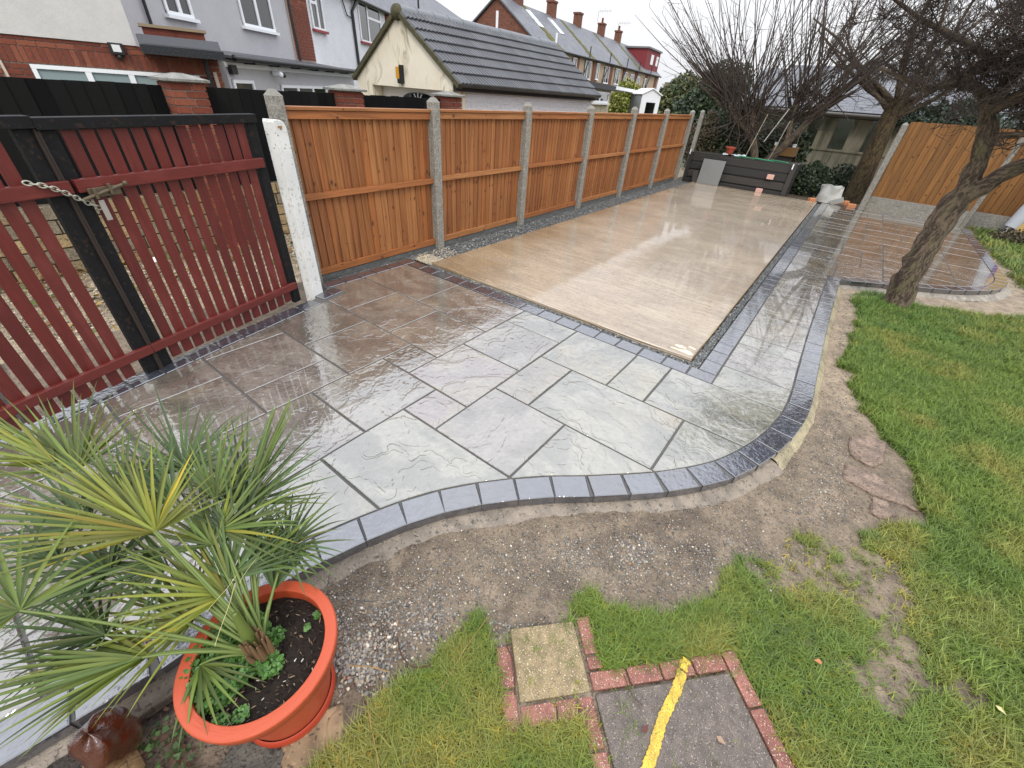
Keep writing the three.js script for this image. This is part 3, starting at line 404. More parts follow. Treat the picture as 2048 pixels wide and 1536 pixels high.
// brick materials
const brickMap = tex(256, 256, (u, v) => { const a = fbm(nz, u * 20, v * 20, 4, 20, 20), b = fbm(nz2, u * 6, v * 6, 3, 6, 6); return mixc(mixc(c8(226, 214, 206), c8(190, 176, 168), a), c8(150, 140, 136), sstep(.6, .8, b) * .6); }, true, [.6, .6]);
const brickMats = [c8(150, 86, 66), c8(136, 76, 58), c8(160, 98, 76), c8(128, 72, 58)].map(c => std({ color: new THREE.Color().setRGB(...c.map(v => Math.pow(v, 2.2))), map: brickMap, bumpMap: settBump, bumpScale: .003, roughness: .85 }));
const mortarMat = std({ color: new THREE.Color().setRGB(.34, .3, .25), roughness: .95 }), capMat = std({ color: new THREE.Color().setRGB(.3, .3, .27), map: soilMap, bumpMap: soilBump, bumpScale: .004, roughness: .85 });
[-2.33, -4.54, -6.76].forEach((z, k) => {
  const t = thing('brick_pier', ['red brick pier seen over the red gate', 'red brick pier at the end of the grey extension', 'red brick pier at the cream garage corner'][k], 'pier', 'brick piers of the black fence', [-6.75, GY, z]);
  part('core', bx(-.17, .17, -.2, 1.9, -.17, .17), mortarMat, t);
  const gA = bx(-.185, .185, 0, .064, -.185, .03, .004), gB = bx(-.185, .185, 0, .064, .042, .185, .004), gC = bx(-.185, .185, 0, .064, -.185, -.042, .004), gD = bx(-.185, .185, 0, .064, -.03, .185, .004);
  for (let r = 0; r < 25; r++) for (const g of r % 2 ? [gA, gB] : [gC, gD]) { const b = part('brick', g, brickMats[Math.floor(rb() * 4)], t); b.position.y = r * .076; }
  part('cap', [bx(-.235, .235, 1.9, 1.93, -.235, .235, .006), (() => { const g = new THREE.CylinderGeometry(.06, .32, .05, 4, 1).rotateY(Math.PI / 4).toNonIndexed(); g.computeVertexNormals(); return boxUV(g.translate(0, 1.955, 0)); })()], capMat, t);
});
// black boards between the piers
const tarMats = [c8(20, 21, 22), c8(15, 16, 18), c8(25, 26, 25)].map(c => phy({ color: new THREE.Color().setRGB(...c.map(v => Math.pow(v, 2.2))), bumpMap: woodBump, bumpScale: .004, roughness: .8, specularIntensity: .35 }));
[[3.2, 1.0], [.98, -2.12], [-2.54, -4.34], [-4.75, -6.56]].forEach(([za, zb], k) => {
  const t = thing('black_fence', ['black board fence run far behind the palm', 'long black board fence run above the red gate', 'black board fence run between two brick piers', 'short black board fence run below the garage gable'][k], 'fence', 'black board fence runs', [-6.8, GY, (za + zb) / 2]);
  const w = za - zb, n = Math.round(w / .142), p = w / n;
  for (let i = 0; i < n; i++) { const b = part('board', bx(-.008, .008, .72, 1.852 + rb() * .012, -p * .54, p * .54), tarMats[Math.floor(rb() * 3)], t); b.position.z = -w / 2 + (i + .5) * p; b.rotation.y = -.09; b.position.x = .02; }
  part('rail', [bx(-.06, -.01, .85, .92, -w / 2, w / 2), bx(-.06, -.01, 1.6, 1.67, -w / 2, w / 2)], tarMats[1], t);
});
// ---- garage
const stainMap = tex(512, 512, (u, v) => { const s = fbm(nz, u * 26 + fbm(nz2, u * 6, v * 5, 3, 6, 5) * 5, v * 4, 4, 26, 4), a = fbm(nz2, u * 12, v * 12, 4, 12, 12); let k = mixc(c8(232, 225, 208), c8(216, 206, 184), a); k = mixc(k, c8(140, 132, 106), sstep(.56, .8, s) * .8); return k; }, true, [2.4, 2.4]);
const creamMat = std({ map: stainMap, bumpMap: soilBump, bumpScale: .003, roughness: .9 });
const dashBump = tex(256, 256, (u, v) => Math.pow(fbm(nz, u * 22, v * 34, 3, 22, 34), 1.5), false, [.5, .5]);
const dashMat = std({ color: 0xdddde0, bumpMap: dashBump, bumpScale: .03, roughness: .85 });
const upvc = std({ color: 0xe6e8ea, roughness: .35 }), darkGlass = phy({ color: 0x1b2023, roughness: .05, ior: 1.6, clearcoat: .6 }), paleGlass = phy({ color: 0x8b9a9c, roughness: .1, ior: 1.6, clearcoat: .6 });
const slateDark = std({ color: new THREE.Color().setRGB(.045, .047, .05), roughness: .42, bumpMap: settBump, bumpScale: .002 }), tileMats = [0x3a3b3e, 0x323336, 0x424346].map(c => std({ color: c, roughness: .34, bumpMap: settBump, bumpScale: .002 }));
const mossMat = std({ color: new THREE.Color().setRGB(.12, .11, .06), map: soilMap, bumpMap: soilBump, bumpScale: .01, roughness: 1 });
{
  const L = 5.65, t = thing('garage', 'cream gabled garage with ribbed dark tile roof behind the fence', 'garage', null, [-6.85, -.45, -7]); // local: x towards -6.85, z from 0 back
  const xl = -3.02, xr = 0, ey = 2.32, ry = 3.32, xm = -1.45;
  const sh = new THREE.Shape(); sh.moveTo(xl, 0); sh.lineTo(xl, ey); sh.lineTo(xm, ry); sh.lineTo(xr, ey - .03); sh.lineTo(xr, 0); sh.lineTo(-.27, 0); sh.lineTo(-.27, 2.13); sh.lineTo(-2.5, 2.13); sh.lineTo(-2.5, 0); sh.closePath();
  part('gable_wall', boxUV(new THREE.ExtrudeGeometry(sh, { depth: .36, bevelEnabled: false }).translate(0, 0, -.36)), creamMat, t);
  part('side_wall', bx(-.1, .0, 0, ey - .04, -L, -.365), dashMat, t); part('rear_wall', bx(xl + .1, -.1, 0, ey - .1, -L, -L + .1), dashMat, t); part('far_side_wall', bx(xl, xl + .1, 0, ey - .1, -L, -.365), dashMat, t);
  part('fascia', bx(.012, .1, 2.14, 2.29, -L - .05, .0, .004), std({ color: 0x1c1b1c, roughness: .5 }), t);
  const door = part('garage_door', bx(-2.498, -.272, 0, 2.125, -.34, -.3), std({ color: 0xe3dcd8, roughness: .5 }), t);
  const fl = new THREE.Shape(); fl.absellipse(-1.33, 1.93, .5, .13, 0, Math.PI, false); fl.closePath();
  part('fanlight', new THREE.ExtrudeGeometry(fl, { depth: .012, bevelEnabled: false }).translate(0, 0, -.299), darkGlass, door);
  part('fanlight_bars', [-.6, 0, .6].map(a => bx(-.012, .012, .0, .115, 0, .012).rotateZ(-a).translate(-1.33 + Math.sin(a) * .1, 1.935, -.286)), upvc, door);
  const lamp = part('wall_lamp', bx(-1.56, -1.44, 2.27, 2.47, .002, .09, .008), std({ color: 0xc8901e, roughness: .4 }), t);
  part('lamp_back', [bx(-1.44, -1.4, 2.2, 2.5, 0, .1), bx(-1.54, -1.44, 2.19, 2.265, .0, .075)], std({ color: 0x1c1c1e, roughness: .5 }), lamp);
  // roof: the slope towards the fence in separate interlocking tiles
  const ex = .22, slopeV = V3(ex - xm, ey - .12 - ry, 0), SL = slopeV.length(), ang = Math.atan2(slopeV.y, slopeV.x);
  part('roof_deck', [bx(0, SL, -.03, -.012, -L - .05, .06).rotateZ(ang).translate(xm, ry + .03, 0), bx(-SL, 0, -.03, .0, -L - .05, .06).rotateZ(-ang).translate(xm, ry + .03, 0)], slateDark, t);
  const rows = 7, cols = 19, tw = (L + .1) / cols, th = SL / rows;
  const tg = (() => { const n = 16, pos = [], idx = []; for (const [x, dy] of [[-.02, .006], [th + .02, .04]]) for (let i = 0; i <= n; i++) { const f = i / n, y = dy + .042 * Math.pow(Math.abs(Math.sin(f * Math.PI * 3)), .7); pos.push(x, y, -f * tw * .995); } for (let i = 0; i <= n; i++) pos.push(th + .02, .005, -i / n * tw * .995); for (let i = 0; i < n; i++) { idx.push(i, i + n + 1, i + 1, i + 1, i + n + 1, i + n + 2); const a = n + 1 + i, b = 2 * (n + 1) + i; idx.push(a, b, a + 1, a + 1, b, b + 1); } let g = new THREE.BufferGeometry(); g.setAttribute('position', new THREE.Float32BufferAttribute(pos, 3)); g.setIndex(idx); g = g.toNonIndexed(); g.computeVertexNormals(); return boxUV(toCreasedNormals(g, .9)); })();
  for (let r = 0; r < rows; r++) for (let c = 0; c < cols; c++) { const m = part('roof_tile', tg, tileMats[Math.floor(rb() * 3)], t); const d = r * th; m.position.set(xm + Math.cos(ang) * d, ry + .03 + Math.sin(ang) * d, .05 - c * tw); m.rotation.z = ang; }
  for (let c = 0; c < 13; c++) part('ridge_tile', boxUV(new THREE.CylinderGeometry(.12, .125, L / 13 * .985, 10, 1, false, -Math.PI / 2, Math.PI).rotateX(-Math.PI / 2).translate(xm, ry - .01 + (rb() - .5) * .008, -(c + .5) * L / 13)), std({ color: 0x6d7074, roughness: .55 }), t);
  part('verge', [bx(0, SL, -.06, .03, -.06, .075, .01).rotateZ(ang).translate(xm, ry + .03, 0), bx(-SL, 0, -.06, .03, -.06, .075, .01).rotateZ(-ang).translate(xm, ry + .03, 0), new THREE.SphereGeometry(.13, 10, 8).translate(xm, ry - .01, .02)], mossMat, t);
  part('vent_stub', [tube([[xm - .02, ry + .06, -3.05], [xm - .02, ry + .42, -3.05]], .03, 8), tube([[xm + .05, ry, -L + .02], [xm + .05, ry + .3, -L + .02]], .03, 8)], upvc, t);
}
// ---- houses. A frame of its own for each: local x along the facade, y up from patio level, z towards the gardens
function frameOf(A, dir) { const th = Math.atan2(-dir[1], dir[0]); return { A, dir, th, p: (x, y) => onPlane(x, y, A, dir) }; }
function windowAt(parent, x0, x1, y0, y1, z, o = {}) {
  const f = .055, w = part('window', bx(x0, x1, y0, y1, z - .03, z + .004), o.glass || darkGlass, parent);
  const bars = [bx(x0, x1, y0, y0 + f, z - .02, z + .035), bx(x0, x1, y1 - f, y1, z - .02, z + .035), bx(x0, x0 + f, y0, y1, z - .02, z + .034), bx(x1 - f, x1, y0, y1, z - .02, z + .034)];
  for (const m of o.mull || []) bars.push(bx(lerp(x0, x1, m) - .04, lerp(x0, x1, m) + .04, y0 + f, y1 - f, z - .02, z + .032));
  for (const [a, b, h] of o.trans || []) bars.push(bx(lerp(x0, x1, a) + .02, lerp(x0, x1, b) - .02, lerp(y0, y1, h) - .035, lerp(y0, y1, h) + .035, z - .02, z + .03));
  part('window_frame', bars, o.frame || upvc, w); part('sill', bx(x0 - .06, x1 + .06, y0 - .06, y0 - .002, z - .03, z + .09), o.sill || upvc, w); return w;
}
const renderMap = tex(256, 256, (u, v) => { const a = fbm(nz, u * 8, v * 8, 4, 8, 8), f = fbm(nz2, u * 60, v * 60, 2, 60, 60); const k = .93 + .05 * a + .04 * f; return [k, k, k]; }, true, [3, 3]);
const greyRender = std({ color: 0xb9b7ba, map: renderMap, bumpMap: soilBump, bumpScale: .002, roughness: .9 }), paleRender = std({ color: 0xc9c7c3, map: renderMap, bumpMap: soilBump, bumpScale: .002, roughness: .9 });
const pipeMat = std({ color: 0x1d1d20, roughness: .4 });
const slateMap = tex(512, 512, (u, v) => { const r = Math.floor(v * 32), o = (r % 2) * .5, c = Math.floor(u * 24 + o), e = (v * 32) % 1, id = nz(c * 7.3 + .5, r * 3.1 + .5), m = fbm(nz2, u * 6, v * 6, 4, 6, 6); let k = mixc(c8(112, 114, 120), c8(82, 84, 90), id); if (e < .16 || ((u * 24 + o) % 1) < .06) k = mixc(k, c8(48, 48, 52), .8); return mixc(k, c8(130, 128, 122), sstep(.55, .8, m) * .35); }, true, [5, 5]);
const slateMat = std({ map: slateMap, bumpMap: slateMap, bumpScale: .008, roughness: .5 });
// bricks one by one on the front of a wall, local rectangle, skipping boxes; later bricks past the budget are joined
function brickFace(parent, x0, x1, y0, y1, z, skip, budget, bw = .225, bh = .075, mats = brickMats) {
  const rest = []; let n = 0, rows = Math.ceil((y1 - y0) / bh); const geo = {};
  for (let r = rows - 1; r >= 0; r--) for (let x = x0 - (r % 2 ? bw / 2 : 0); x < x1; x += bw) {
    const a = Math.max(x, x0) + .006, b = Math.min(x + bw, x1) - .006, ya = y0 + r * bh + .006, yb = Math.min(y0 + (r + 1) * bh, y1) - .006; if (b - a < .03 || yb - ya < .02) continue;
    if (skip.some(([p, q, s, t]) => b > p && a < q && yb > s && ya < t)) continue;
    const key = (b - a).toFixed(2) + (yb - ya).toFixed(3), g = geo[key] ||= bx(-(b - a) / 2, (b - a) / 2, -(yb - ya) / 2, (yb - ya) / 2, -.02, .008);
    if (n < budget) { const m = part('brick', g, mats[Math.floor(rb() * mats.length)], parent); m.position.set((a + b) / 2, (ya + yb) / 2, z); n++; } else rest.push(g.clone().translate((a + b) / 2, (ya + yb) / 2, z));
  }
  if (rest.length) { const m = part('brickwork', rest, mats[1], parent); m.userData.kind = 'stuff'; }
}
{ // pale rendered house with a red brick extension
  const r2 = pxRay(448, 140), k2 = 11.2 / Math.hypot(r2.x, r2.z), l2 = Math.hypot(r2.x, r2.z), A = [r2.x * k2, r2.z * k2], q2 = [-r2.z / l2, r2.x / l2], dir = [Math.cos(.1) * q2[0] + Math.sin(.1) * r2.x / l2, Math.cos(.1) * q2[1] + Math.sin(.1) * r2.z / l2], F = frameOf(A, dir);
  const t = thing('brick_extension', 'red brick extension with long white window behind black fence', 'house extension', null, [A[0], 0, A[1]], F.th);
  const [xr] = F.p(448, 165), [, yb] = F.p(120, 78), [wx0, wy1] = F.p(58, 126), [wx1] = F.p(398, 150), yw = wy1 - .01, xl = F.p(-30, 120)[0];
  part('wall', bx(xl - .5, xr - .01, -.6, yb, -2.6, -.012), mortarMat, t);
  const soldier = [wx0 - .35, wx1 + .25, yw + .012, yw + .225];
  brickFace(t, xl, xr, soldier[3], yb, 0, [], 160); brickFace(t, xl, soldier[0], .72, soldier[3], 0, [], 60); brickFace(t, soldier[1], xr, .72, soldier[3], 0, [], 70); brickFace(t, soldier[0], wx0 - .01, .72, soldier[2], 0, [], 20); brickFace(t, wx1 + .01, soldier[1], .72, soldier[2], 0, [], 20);
  for (let x = soldier[0]; x < soldier[1] - .02; x += .075) part('soldier_brick', bx(x + .006, x + .069, soldier[2] + .004, soldier[3] - .004, -.02, .008), brickMats[Math.floor(rb() * 4)], t);
  windowAt(t, wx0, wx1, .55, yw, 0, { mull: [.3, .55, .78], glass: paleGlass });
  const lw = part('upper_wall', bx(xl - .5, F.p(262, 60)[0], yb + .002, 4.6, -2.2, .03), paleRender, t);
  // lean-to lead canopy with brick parapet behind
  const [c0, cy1] = F.p(275, 72), [c1] = F.p(432, 82), cy0 = F.p(350, 106)[1];
  const cs = new THREE.Shape(); cs.moveTo(0, cy0 - .02); cs.lineTo(.46, cy0 - .04); cs.lineTo(.48, cy0 + .06); cs.quadraticCurveTo(.3, cy0 + .1, .16, cy1 - .12); cs.lineTo(.05, cy1 + .02); cs.lineTo(0, cy1 + .02); cs.closePath();
  part('lead_canopy', boxUV(new THREE.ExtrudeGeometry(cs, { depth: c1 - c0, bevelEnabled: true, bevelSize: .012, bevelThickness: .02, bevelSegments: 2 }).rotateY(-Math.PI / 2).translate(c1, 0, .02)), std({ color: 0x37393d, roughness: .4, bumpMap: settBump, bumpScale: .006 }), t);
  part('parapet', bx(c0 + .1, xr - .1, yb - .01, F.p(400, 66)[1], -.25, -.02), brickMats[3], t); part('parapet_coping', bx(c0 + .06, xr - .06, F.p(400, 66)[1] + .001, F.p(400, 60)[1], -.3, .02), std({ color: 0x8c7c64, roughness: .9 }), t);
  const [lx, ly] = F.p(234, 98), fl = part('flood_light', bx(lx - .1, lx + .1, ly - .08, ly + .08, .03, .1, .01), std({ color: 0x18181a, roughness: .5 }), t); part('lens', bx(lx - .055, lx + .055, ly - .04, ly + .055, .101, .108), std({ color: 0xd9dbda, roughness: .3 }), fl); part('sensor', new THREE.SphereGeometry(.04, 10, 8).translate(lx, ly - .11, .07), fl.material, fl);
  part('downpipe', tube([[F.p(408, 112)[0], cy0 - .03, .08], [F.p(410, 125)[0], cy0 - .18, .07], [F.p(418, 165)[0], .2, .07]], .035, 8), pipeMat, t);
  part('vent_strip', bx(F.p(424, 140)[0], F.p(431, 140)[0], .9, F.p(426, 144)[1], .01, .03), std({ color: 0xbfb0a0, roughness: .6 }), t); part('vent_strip', bx(F.p(2, 130)[0], F.p(8, 130)[0], .9, F.p(4, 120)[1], .01, .03), std({ color: 0xbfb0a0, roughness: .6 }), t);
}
{ // grey and white rendered terrace pair
  const d0 = pxRay(400, 100), k = 13.2 / Math.hypot(d0.x, d0.z), az = -31 * Math.PI / 180, A = [d0.x * k, d0.z * k], dir = [Math.sin(az), -Math.cos(az)], F = frameOf(A, dir), P = F.p;
  const t = thing('grey_house', 'grey rendered house with white windows above a lean-to gutter', 'house', 'rendered houses behind the alley', [A[0], 0, A[1]], F.th);
  const xBrick = P(580, 60)[0], xWhite = P(622, 80)[0], yGf = P(590, 122)[1];
  part('wall', bx(P(150, 60)[0], xBrick, -.6, 6.2, -6, 0), greyRender, t);
  const win = (a, b, o) => { const [x0, y1] = P(...a), [x1, y0] = P(...b); return [x0, x1, y0, y1, o]; };
  { const [x0, yb] = P(332, 27), [x1] = P(386, 36); windowAt(t, x0, x1, yb, yb + 1.15, .01, { mull: [.52] }); }
  { const [x0, yb] = P(486, 51), [x1] = P(550, 66); windowAt(t, x0, x1, yb, yb + 1.25, .01, { mull: [.5], trans: [[.5, 1, .72]] }); }
  part('downpipe', [tube([[P(571, 5)[0], 6, .06], [P(585, 70)[0], 3, .06], [P(597, 124)[0], yGf, .06]], .045, 8), tube([[P(284, 0)[0], 6, .06], [P(300, 58)[0], P(300, 58)[1], .06]], .03, 6)], pipeMat, t);
  // single-storey lean-to in front
  const zl = 1.3, F2 = frameOf([A[0] + Math.sin(F.th) * zl, A[1] + Math.cos(F.th) * zl], dir), P2 = F2.p, lx0 = P2(446, 120)[0], lx1 = P2(704, 150)[0], yG = P2(570, 128)[1] + .19;
  part('lean_to_wall', bx(lx0, lx1, -.6, yG - .22, 0.01, zl), greyRender, t);
  part('lean_to_roof', boxUV((() => { const s = new THREE.Shape(); s.moveTo(0, yGf + .02); s.lineTo(zl + .2, yG - .16); s.lineTo(zl + .2, yG - .2); s.lineTo(0, yGf - .1); s.closePath(); return new THREE.ExtrudeGeometry(s, { depth: lx1 - lx0 + .1, bevelEnabled: false }).rotateY(-Math.PI / 2).translate(lx1 + .05, 0, 0.01); })()), std({ color: 0x4c4d51, roughness: .45 }), t);
  part('gutter', [tube([[lx0, yG - .19, zl + .24], [lx1 + .05, yG - .19, zl + .24]], .055, 8), ...[.1, .25, .4, .55, .7, .85].map(f => bx(lerp(lx0, lx1, f), lerp(lx0, lx1, f) + .05, yG - .27, yG - .18, zl + .02, zl + .27))], pipeMat, t);
  part('soffit_board', bx(lx0, lx1, yG - .34, yG - .26, zl + .001, zl + .03), upvc, t);
  windowAt(t, P2(464, 165)[0], P2(507, 172)[0], .4, P2(485, 160)[1], zl + .005, {}); windowAt(t, P2(560, 172)[0], P2(652, 182)[0], .4, P2(600, 171)[1], zl + .005, { mull: [.33, .66] });
  const cam = part('security_camera', [tube([[lx0 + 1.5, yG - .38, zl + .04], [lx0 + 1.52, yG - .4, zl + .2]], .05, 10), new THREE.SphereGeometry(.06, 12, 8).translate(lx0 + 1.52, yG - .4, zl + .2)], upvc, t); part('lens', new THREE.SphereGeometry(.045, 10, 8).translate(lx0 + 1.62, yG - .41, zl + .22), pipeMat, cam);
  part('wall_light', bx(lx0 + .05, lx0 + .22, yG - .45, yG - .3, zl + .01, zl + .1, .01), std({ color: 0x1a1a1c, roughness: .5 }), t);
  // white neighbour
  const u = thing('white_house', 'white pebbledashed house with slate roof and red sills', 'house', 'rendered houses behind the alley', [A[0], 0, A[1]], F.th);
  const yE = P(735, 12)[1], xEnd = P(1000, 75)[0];
  const wv = std({ color: 0xdfe0e4, map: renderMap, bumpMap: dashBump, bumpScale: .015, roughness: .9 });
  part('wall', bx(xWhite, xEnd, -.6, yE, -6, .0), wv, u);
  part('brick_strip', bx(xBrick + .002, xWhite - .002, -.6, yE + .3, -6, .05), mortarMat, u); brickFace(u, xBrick + .01, xWhite - .01, yGf + .05, yGf + 2.4, .055, [], 90, .225, .075);
  const redSill = std({ color: 0x8c3434, roughness: .6 });
  { const [x0, yb] = P(626, 57), [x1] = P(650, 62); windowAt(u, x0, x1, yb, yb + 1.0, .01, { mull: [.52], trans: [[0, .5, .62]], sill: redSill }); }
  { const [x0, yb] = P(722, 82), [x1] = P(764, 90); windowAt(u, x0, x1, yb, yb + 1.15, .01, { mull: [.38], trans: [[.38, 1, .66]], sill: redSill }); }
  part('brick_return', bx(P(770, 40)[0], P(800, 40)[0], -.6, yE - .02, .001, .05), brickMats[1], u);
  part('lean_to', [bx(lx1 + .01, P2(716, 150)[0] + .3, -.6, yG - .25, .01, 1.0), bx(lx1 + .06, P2(716, 150)[0] + .35, yG - .24, yG - .12, .01, 1.2)], greyRender, u);
  part('downpipe', [tube([[P(706, 15)[0], yE - .05, .14], [P(702, 30)[0], yE - .35, .06], [P(716, 135)[0], yGf - .4, .06]], .05, 8), tube([[P(680, 5)[0], yE, .05], [P(692, 38)[0], yE - .5, .05], [P(701, 42)[0], yE - .55, .06]], .02, 6)], pipeMat, u);
  part('gutter', tube([[xWhite - .2, yE + .02, .16], [xEnd, yE + .02, .16]], .06, 8), pipeMat, u);
  // slate roof with a hipped end
  const rh = 3.1, g = new THREE.BufferGeometry(), a = [xBrick - 6, yE + .05, .2], b = [xEnd, yE + .05, .2], c = [xEnd, yE + rh, -3.2], d = [xBrick - 6, yE + rh, -3.2], e = [xEnd, yE + .05, -6.6], f = [xBrick - 6, yE + .05, -6.6];
  g.setAttribute('position', new THREE.Float32BufferAttribute([...a, ...b, ...c, ...a, ...c, ...d, ...d, ...c, ...e, ...d, ...e, ...f], 3)); g.computeVertexNormals();
  const g2 = new THREE.BufferGeometry(); g2.setAttribute('position', new THREE.Float32BufferAttribute([xEnd - .1, yE, .1, xEnd - .1, yE, -6.3, xEnd - .1, yE + rh - .08, -3.2], 3)); g2.computeVertexNormals(); boxUV(g2);
  g.setAttribute('uv', new THREE.Float32BufferAttribute([a[0], 0, b[0], 0, c[0], 4.6, a[0], 0, c[0], 4.6, d[0], 4.6, d[0], 4.6, c[0], 4.6, e[0], 0, d[0], 4.6, e[0], 0, f[0], 0], 2));
  part('gable_end', g2, wv, u); const roof = part('roof', g, slateMat, u); roof.material.side = THREE.DoubleSide;
  part('soil_pipe', [tube([[P(871, 30)[0] - 1.2, yE + .6, -.6], [P(871, 30)[0] - 1.2, yE + 1.7, -.6]], .05, 6), tube([[xEnd - 1.9, yE + 1.0, -1.0], [xEnd - 1.9, yE + 1.9, -1.0]], .05, 6)], pipeMat, roof);
}
{ // long brick terrace
  const A = [-25.4, -35], B = [-29.9, -75], L = Math.hypot(B[0] - A[0], B[1] - A[1]), dir = [(B[0] - A[0]) / L, (B[1] - A[1]) / L], F = frameOf(A, dir), P = F.p;
  const t = thing('brick_terrace', 'long terrace of brick houses with slate roof and many chimneys', 'house', null, [A[0], 0, A[1]], F.th);
  const yE = P(1180, 117)[1], x0 = P(1075, 92)[0], x1 = P(1318, 155)[0], rz = -4.2, yR = yE + 3.0;
  const farBrick = std({ color: new THREE.Color().setRGB(.22, .09, .055), map: (() => { const m = tex(256, 256, (u, v) => { const r = Math.floor(v * 32), e = (v * 32) % 1, q = (u * 11 + (r % 2) * .5) % 1, id = nz(Math.floor(u * 11 + (r % 2) * .5) * 3.3 + .4, r * 5.7 + .3); let k = .75 + .45 * id; if (e < .15 || q < .05) k = 1.25; return [k * .8, k * .8, k * .8]; }, true, [2.5, 2.4]); return m; })(), roughness: .9 });
  part('front_wall', bx(x0, x1, -.6, yE, -.25, 0), std({ color: 0xb09c84, roughness: .95, map: renderMap }), t);
  const gs = new THREE.Shape(); gs.moveTo(0, -.6); gs.lineTo(8.4, -.6); gs.lineTo(8.4, yE); gs.lineTo(4.2, yR); gs.lineTo(0, yE); gs.closePath();
  part('gable_wall', boxUV(new THREE.ExtrudeGeometry(gs, { depth: .3, bevelEnabled: false }).rotateY(Math.PI / 2).translate(x0, 0, 0)), farBrick, t);
  for (let i = 0; i < 8; i++) { const a = x0 + (i + .55) * (x1 - x0) / 8; part('brick_pier_strip', bx(a, a + 1.2, -.6, yE - .05, .002, .1), farBrick, t); }
  const SL = Math.hypot(4.5, 3.2), ra = Math.atan2(3.2, 4.5);
  const roof = part('roof', shiftUV(bx(x0 - .2, x1 + .2, 0, .12, -SL, 0).rotateX(ra).translate(0, yE - .15, .3), 0, 0), slateMat, t);
  part('rear_roof', bx(x0 - .2, x1 + .2, 0, .12, 0, SL).rotateX(-ra).translate(0, yE - .15, -8.7), slateMat, t);
  part('gutter', tube([[x0, yE - .05, .33], [x1, yE - .05, .33]], .07, 6), pipeMat, t);
  const moss = std({ color: new THREE.Color().setRGB(.14, .13, .03), map: soilMap, roughness: 1 });
  [.1, .3, .53, .74].forEach((f, i) => { const a = lerp(x0, x1, f); const n = 26, q = []; for (let k = 0; k <= n; k++) { const s = k / n * SL * .97; q.push([a - .22 - rb() * .5 * (1.1 - k / n), -s]); } for (let k = n; k >= 0; k--) { const s = k / n * SL * .97; q.push([a + .3 + rb() * .7 * (1.1 - k / n), -s]); } part('moss_streak', prism(q, .121, .145).rotateX(ra).translate(0, yE - .15, .3), moss, roof); });
  const ch = [[1035, 8], [1101, 45], [1153, 62], [1200, 78], [1232, 97]];
  ch.forEach(([px, py], i) => { const r = pxRay(px, py), th = F.th; // on the ridge line
    const Rg = [A[0] + Math.sin(th) * rz, A[1] + Math.cos(th) * rz], s = onPlane(px, py, Rg, dir)[0]; const c = part('chimney', bx(s - .45, s + .45, yR - .5, yR + 1.25, rz - .35, rz + .35), farBrick, t); part('chimney_cap', bx(s - .52, s + .52, yR + 1.1, yR + 1.26, rz - .42, rz + .42), farBrick, c); if (i !== 2) part('chimney_pot', tube([[s, yR + 1.26, rz], [s, yR + 1.75, rz]], .13, 8), brickMats[1], c); });
  part('ridge', tube([[x0 - .2, yR - .02, rz], [x1 + .2, yR - .02, rz]], .12, 6), std({ color: 0x5c5c58, roughness: .8 }), roof);
  [[.09, 1.1], [.2, 1.1]].forEach(([f]) => { const a = lerp(x0, x1, f); const rl = part('roof_light', bx(a, a + .8, .125, .19, -SL * .86, -SL * .5).rotateX(ra).translate(0, yE - .15, .3), phy({ color: 0xdfe6ea, roughness: .1, clearcoat: 1 }), roof); });
  const wn = (px, py, w, h) => { const [x, y] = P(px, py); windowAt(t, x - w / 2, x + w / 2, y - h / 2, y + h / 2, .12, { mull: [.4] }); };
  for (const [px, py, w, h] of [[1147, 127, .9, .9], [1173, 140, 1.5, 1.5], [1193, 143, .8, 1.4], [1211, 150, 1.4, 1.5], [1232, 153, 1.5, 1.5], [1248, 158, 1.0, 1.4], [1261, 163, 1.5, 1.5], [1273, 166, 1.4, 1.4], [1288, 169, 1.3, 1.4]]) wn(px, py, w, h);
  for (const [a, b] of [[1172, 1162], [1214, 1203], [1250, 1240], [1276, 1268], [1301, 1294]]) { const [xa] = P(a, 130), [xb] = P(b, 150); part('downpipe', tube([[xa, yE + .9, .3], [xa, yE - .3, .3], [xb, yE - 1.6, .2], [xb, yE - 4.5, .2]], .06, 6), pipeMat, t); }
  // aerials
  for (const [px, py, bx_, by] of [[1198, 22, 1195, 62], [1238, 46, 1232, 76]]) { const Rg = [A[0] + Math.sin(F.th) * rz, A[1] + Math.cos(F.th) * rz], q = onPlane(px, py, Rg, dir); part('aerial', [tube([[q[0], yR + 1.2, rz], [q[0], q[1], rz]], .025, 5), tube([[q[0], q[1], rz], [q[0] + .2, q[1] + .02, rz + 1.6]], .02, 5), ...[.2, .5, .8, 1.1, 1.4].map(f => tube([[q[0], q[1] - .25, rz + f], [q[0], q[1] + .25, rz + f]], .012, 4))], std({ color: 0x9a9a9a, metalness: .6, roughness: .5 }), t); }
  // red clad dormer at the far end
  const dx = lerp(x0, x1, .93); const dm = part('dormer', bx(dx - 4.5, dx + 2.2, yE + .1, yE + 2.7, -4.2, -.35), std({ color: 0x7a2a2e, roughness: .7 }), t); part('dormer_roof', bx(dx - 4.7, dx + 2.4, yE + 2.71, yE + 2.9, -4.3, -.15), std({ color: 0x707070, roughness: .6 }), dm); part('dormer_window', [bx(dx - 2.4, dx - 1.2, yE + 1.1, yE + 2.2, -.34, -.28)], upvc, dm); part('dormer_window', [bx(dx + .4, dx + 1.4, yE + 1.1, yE + 2.2, -.34, -.28)], upvc, dm);
}
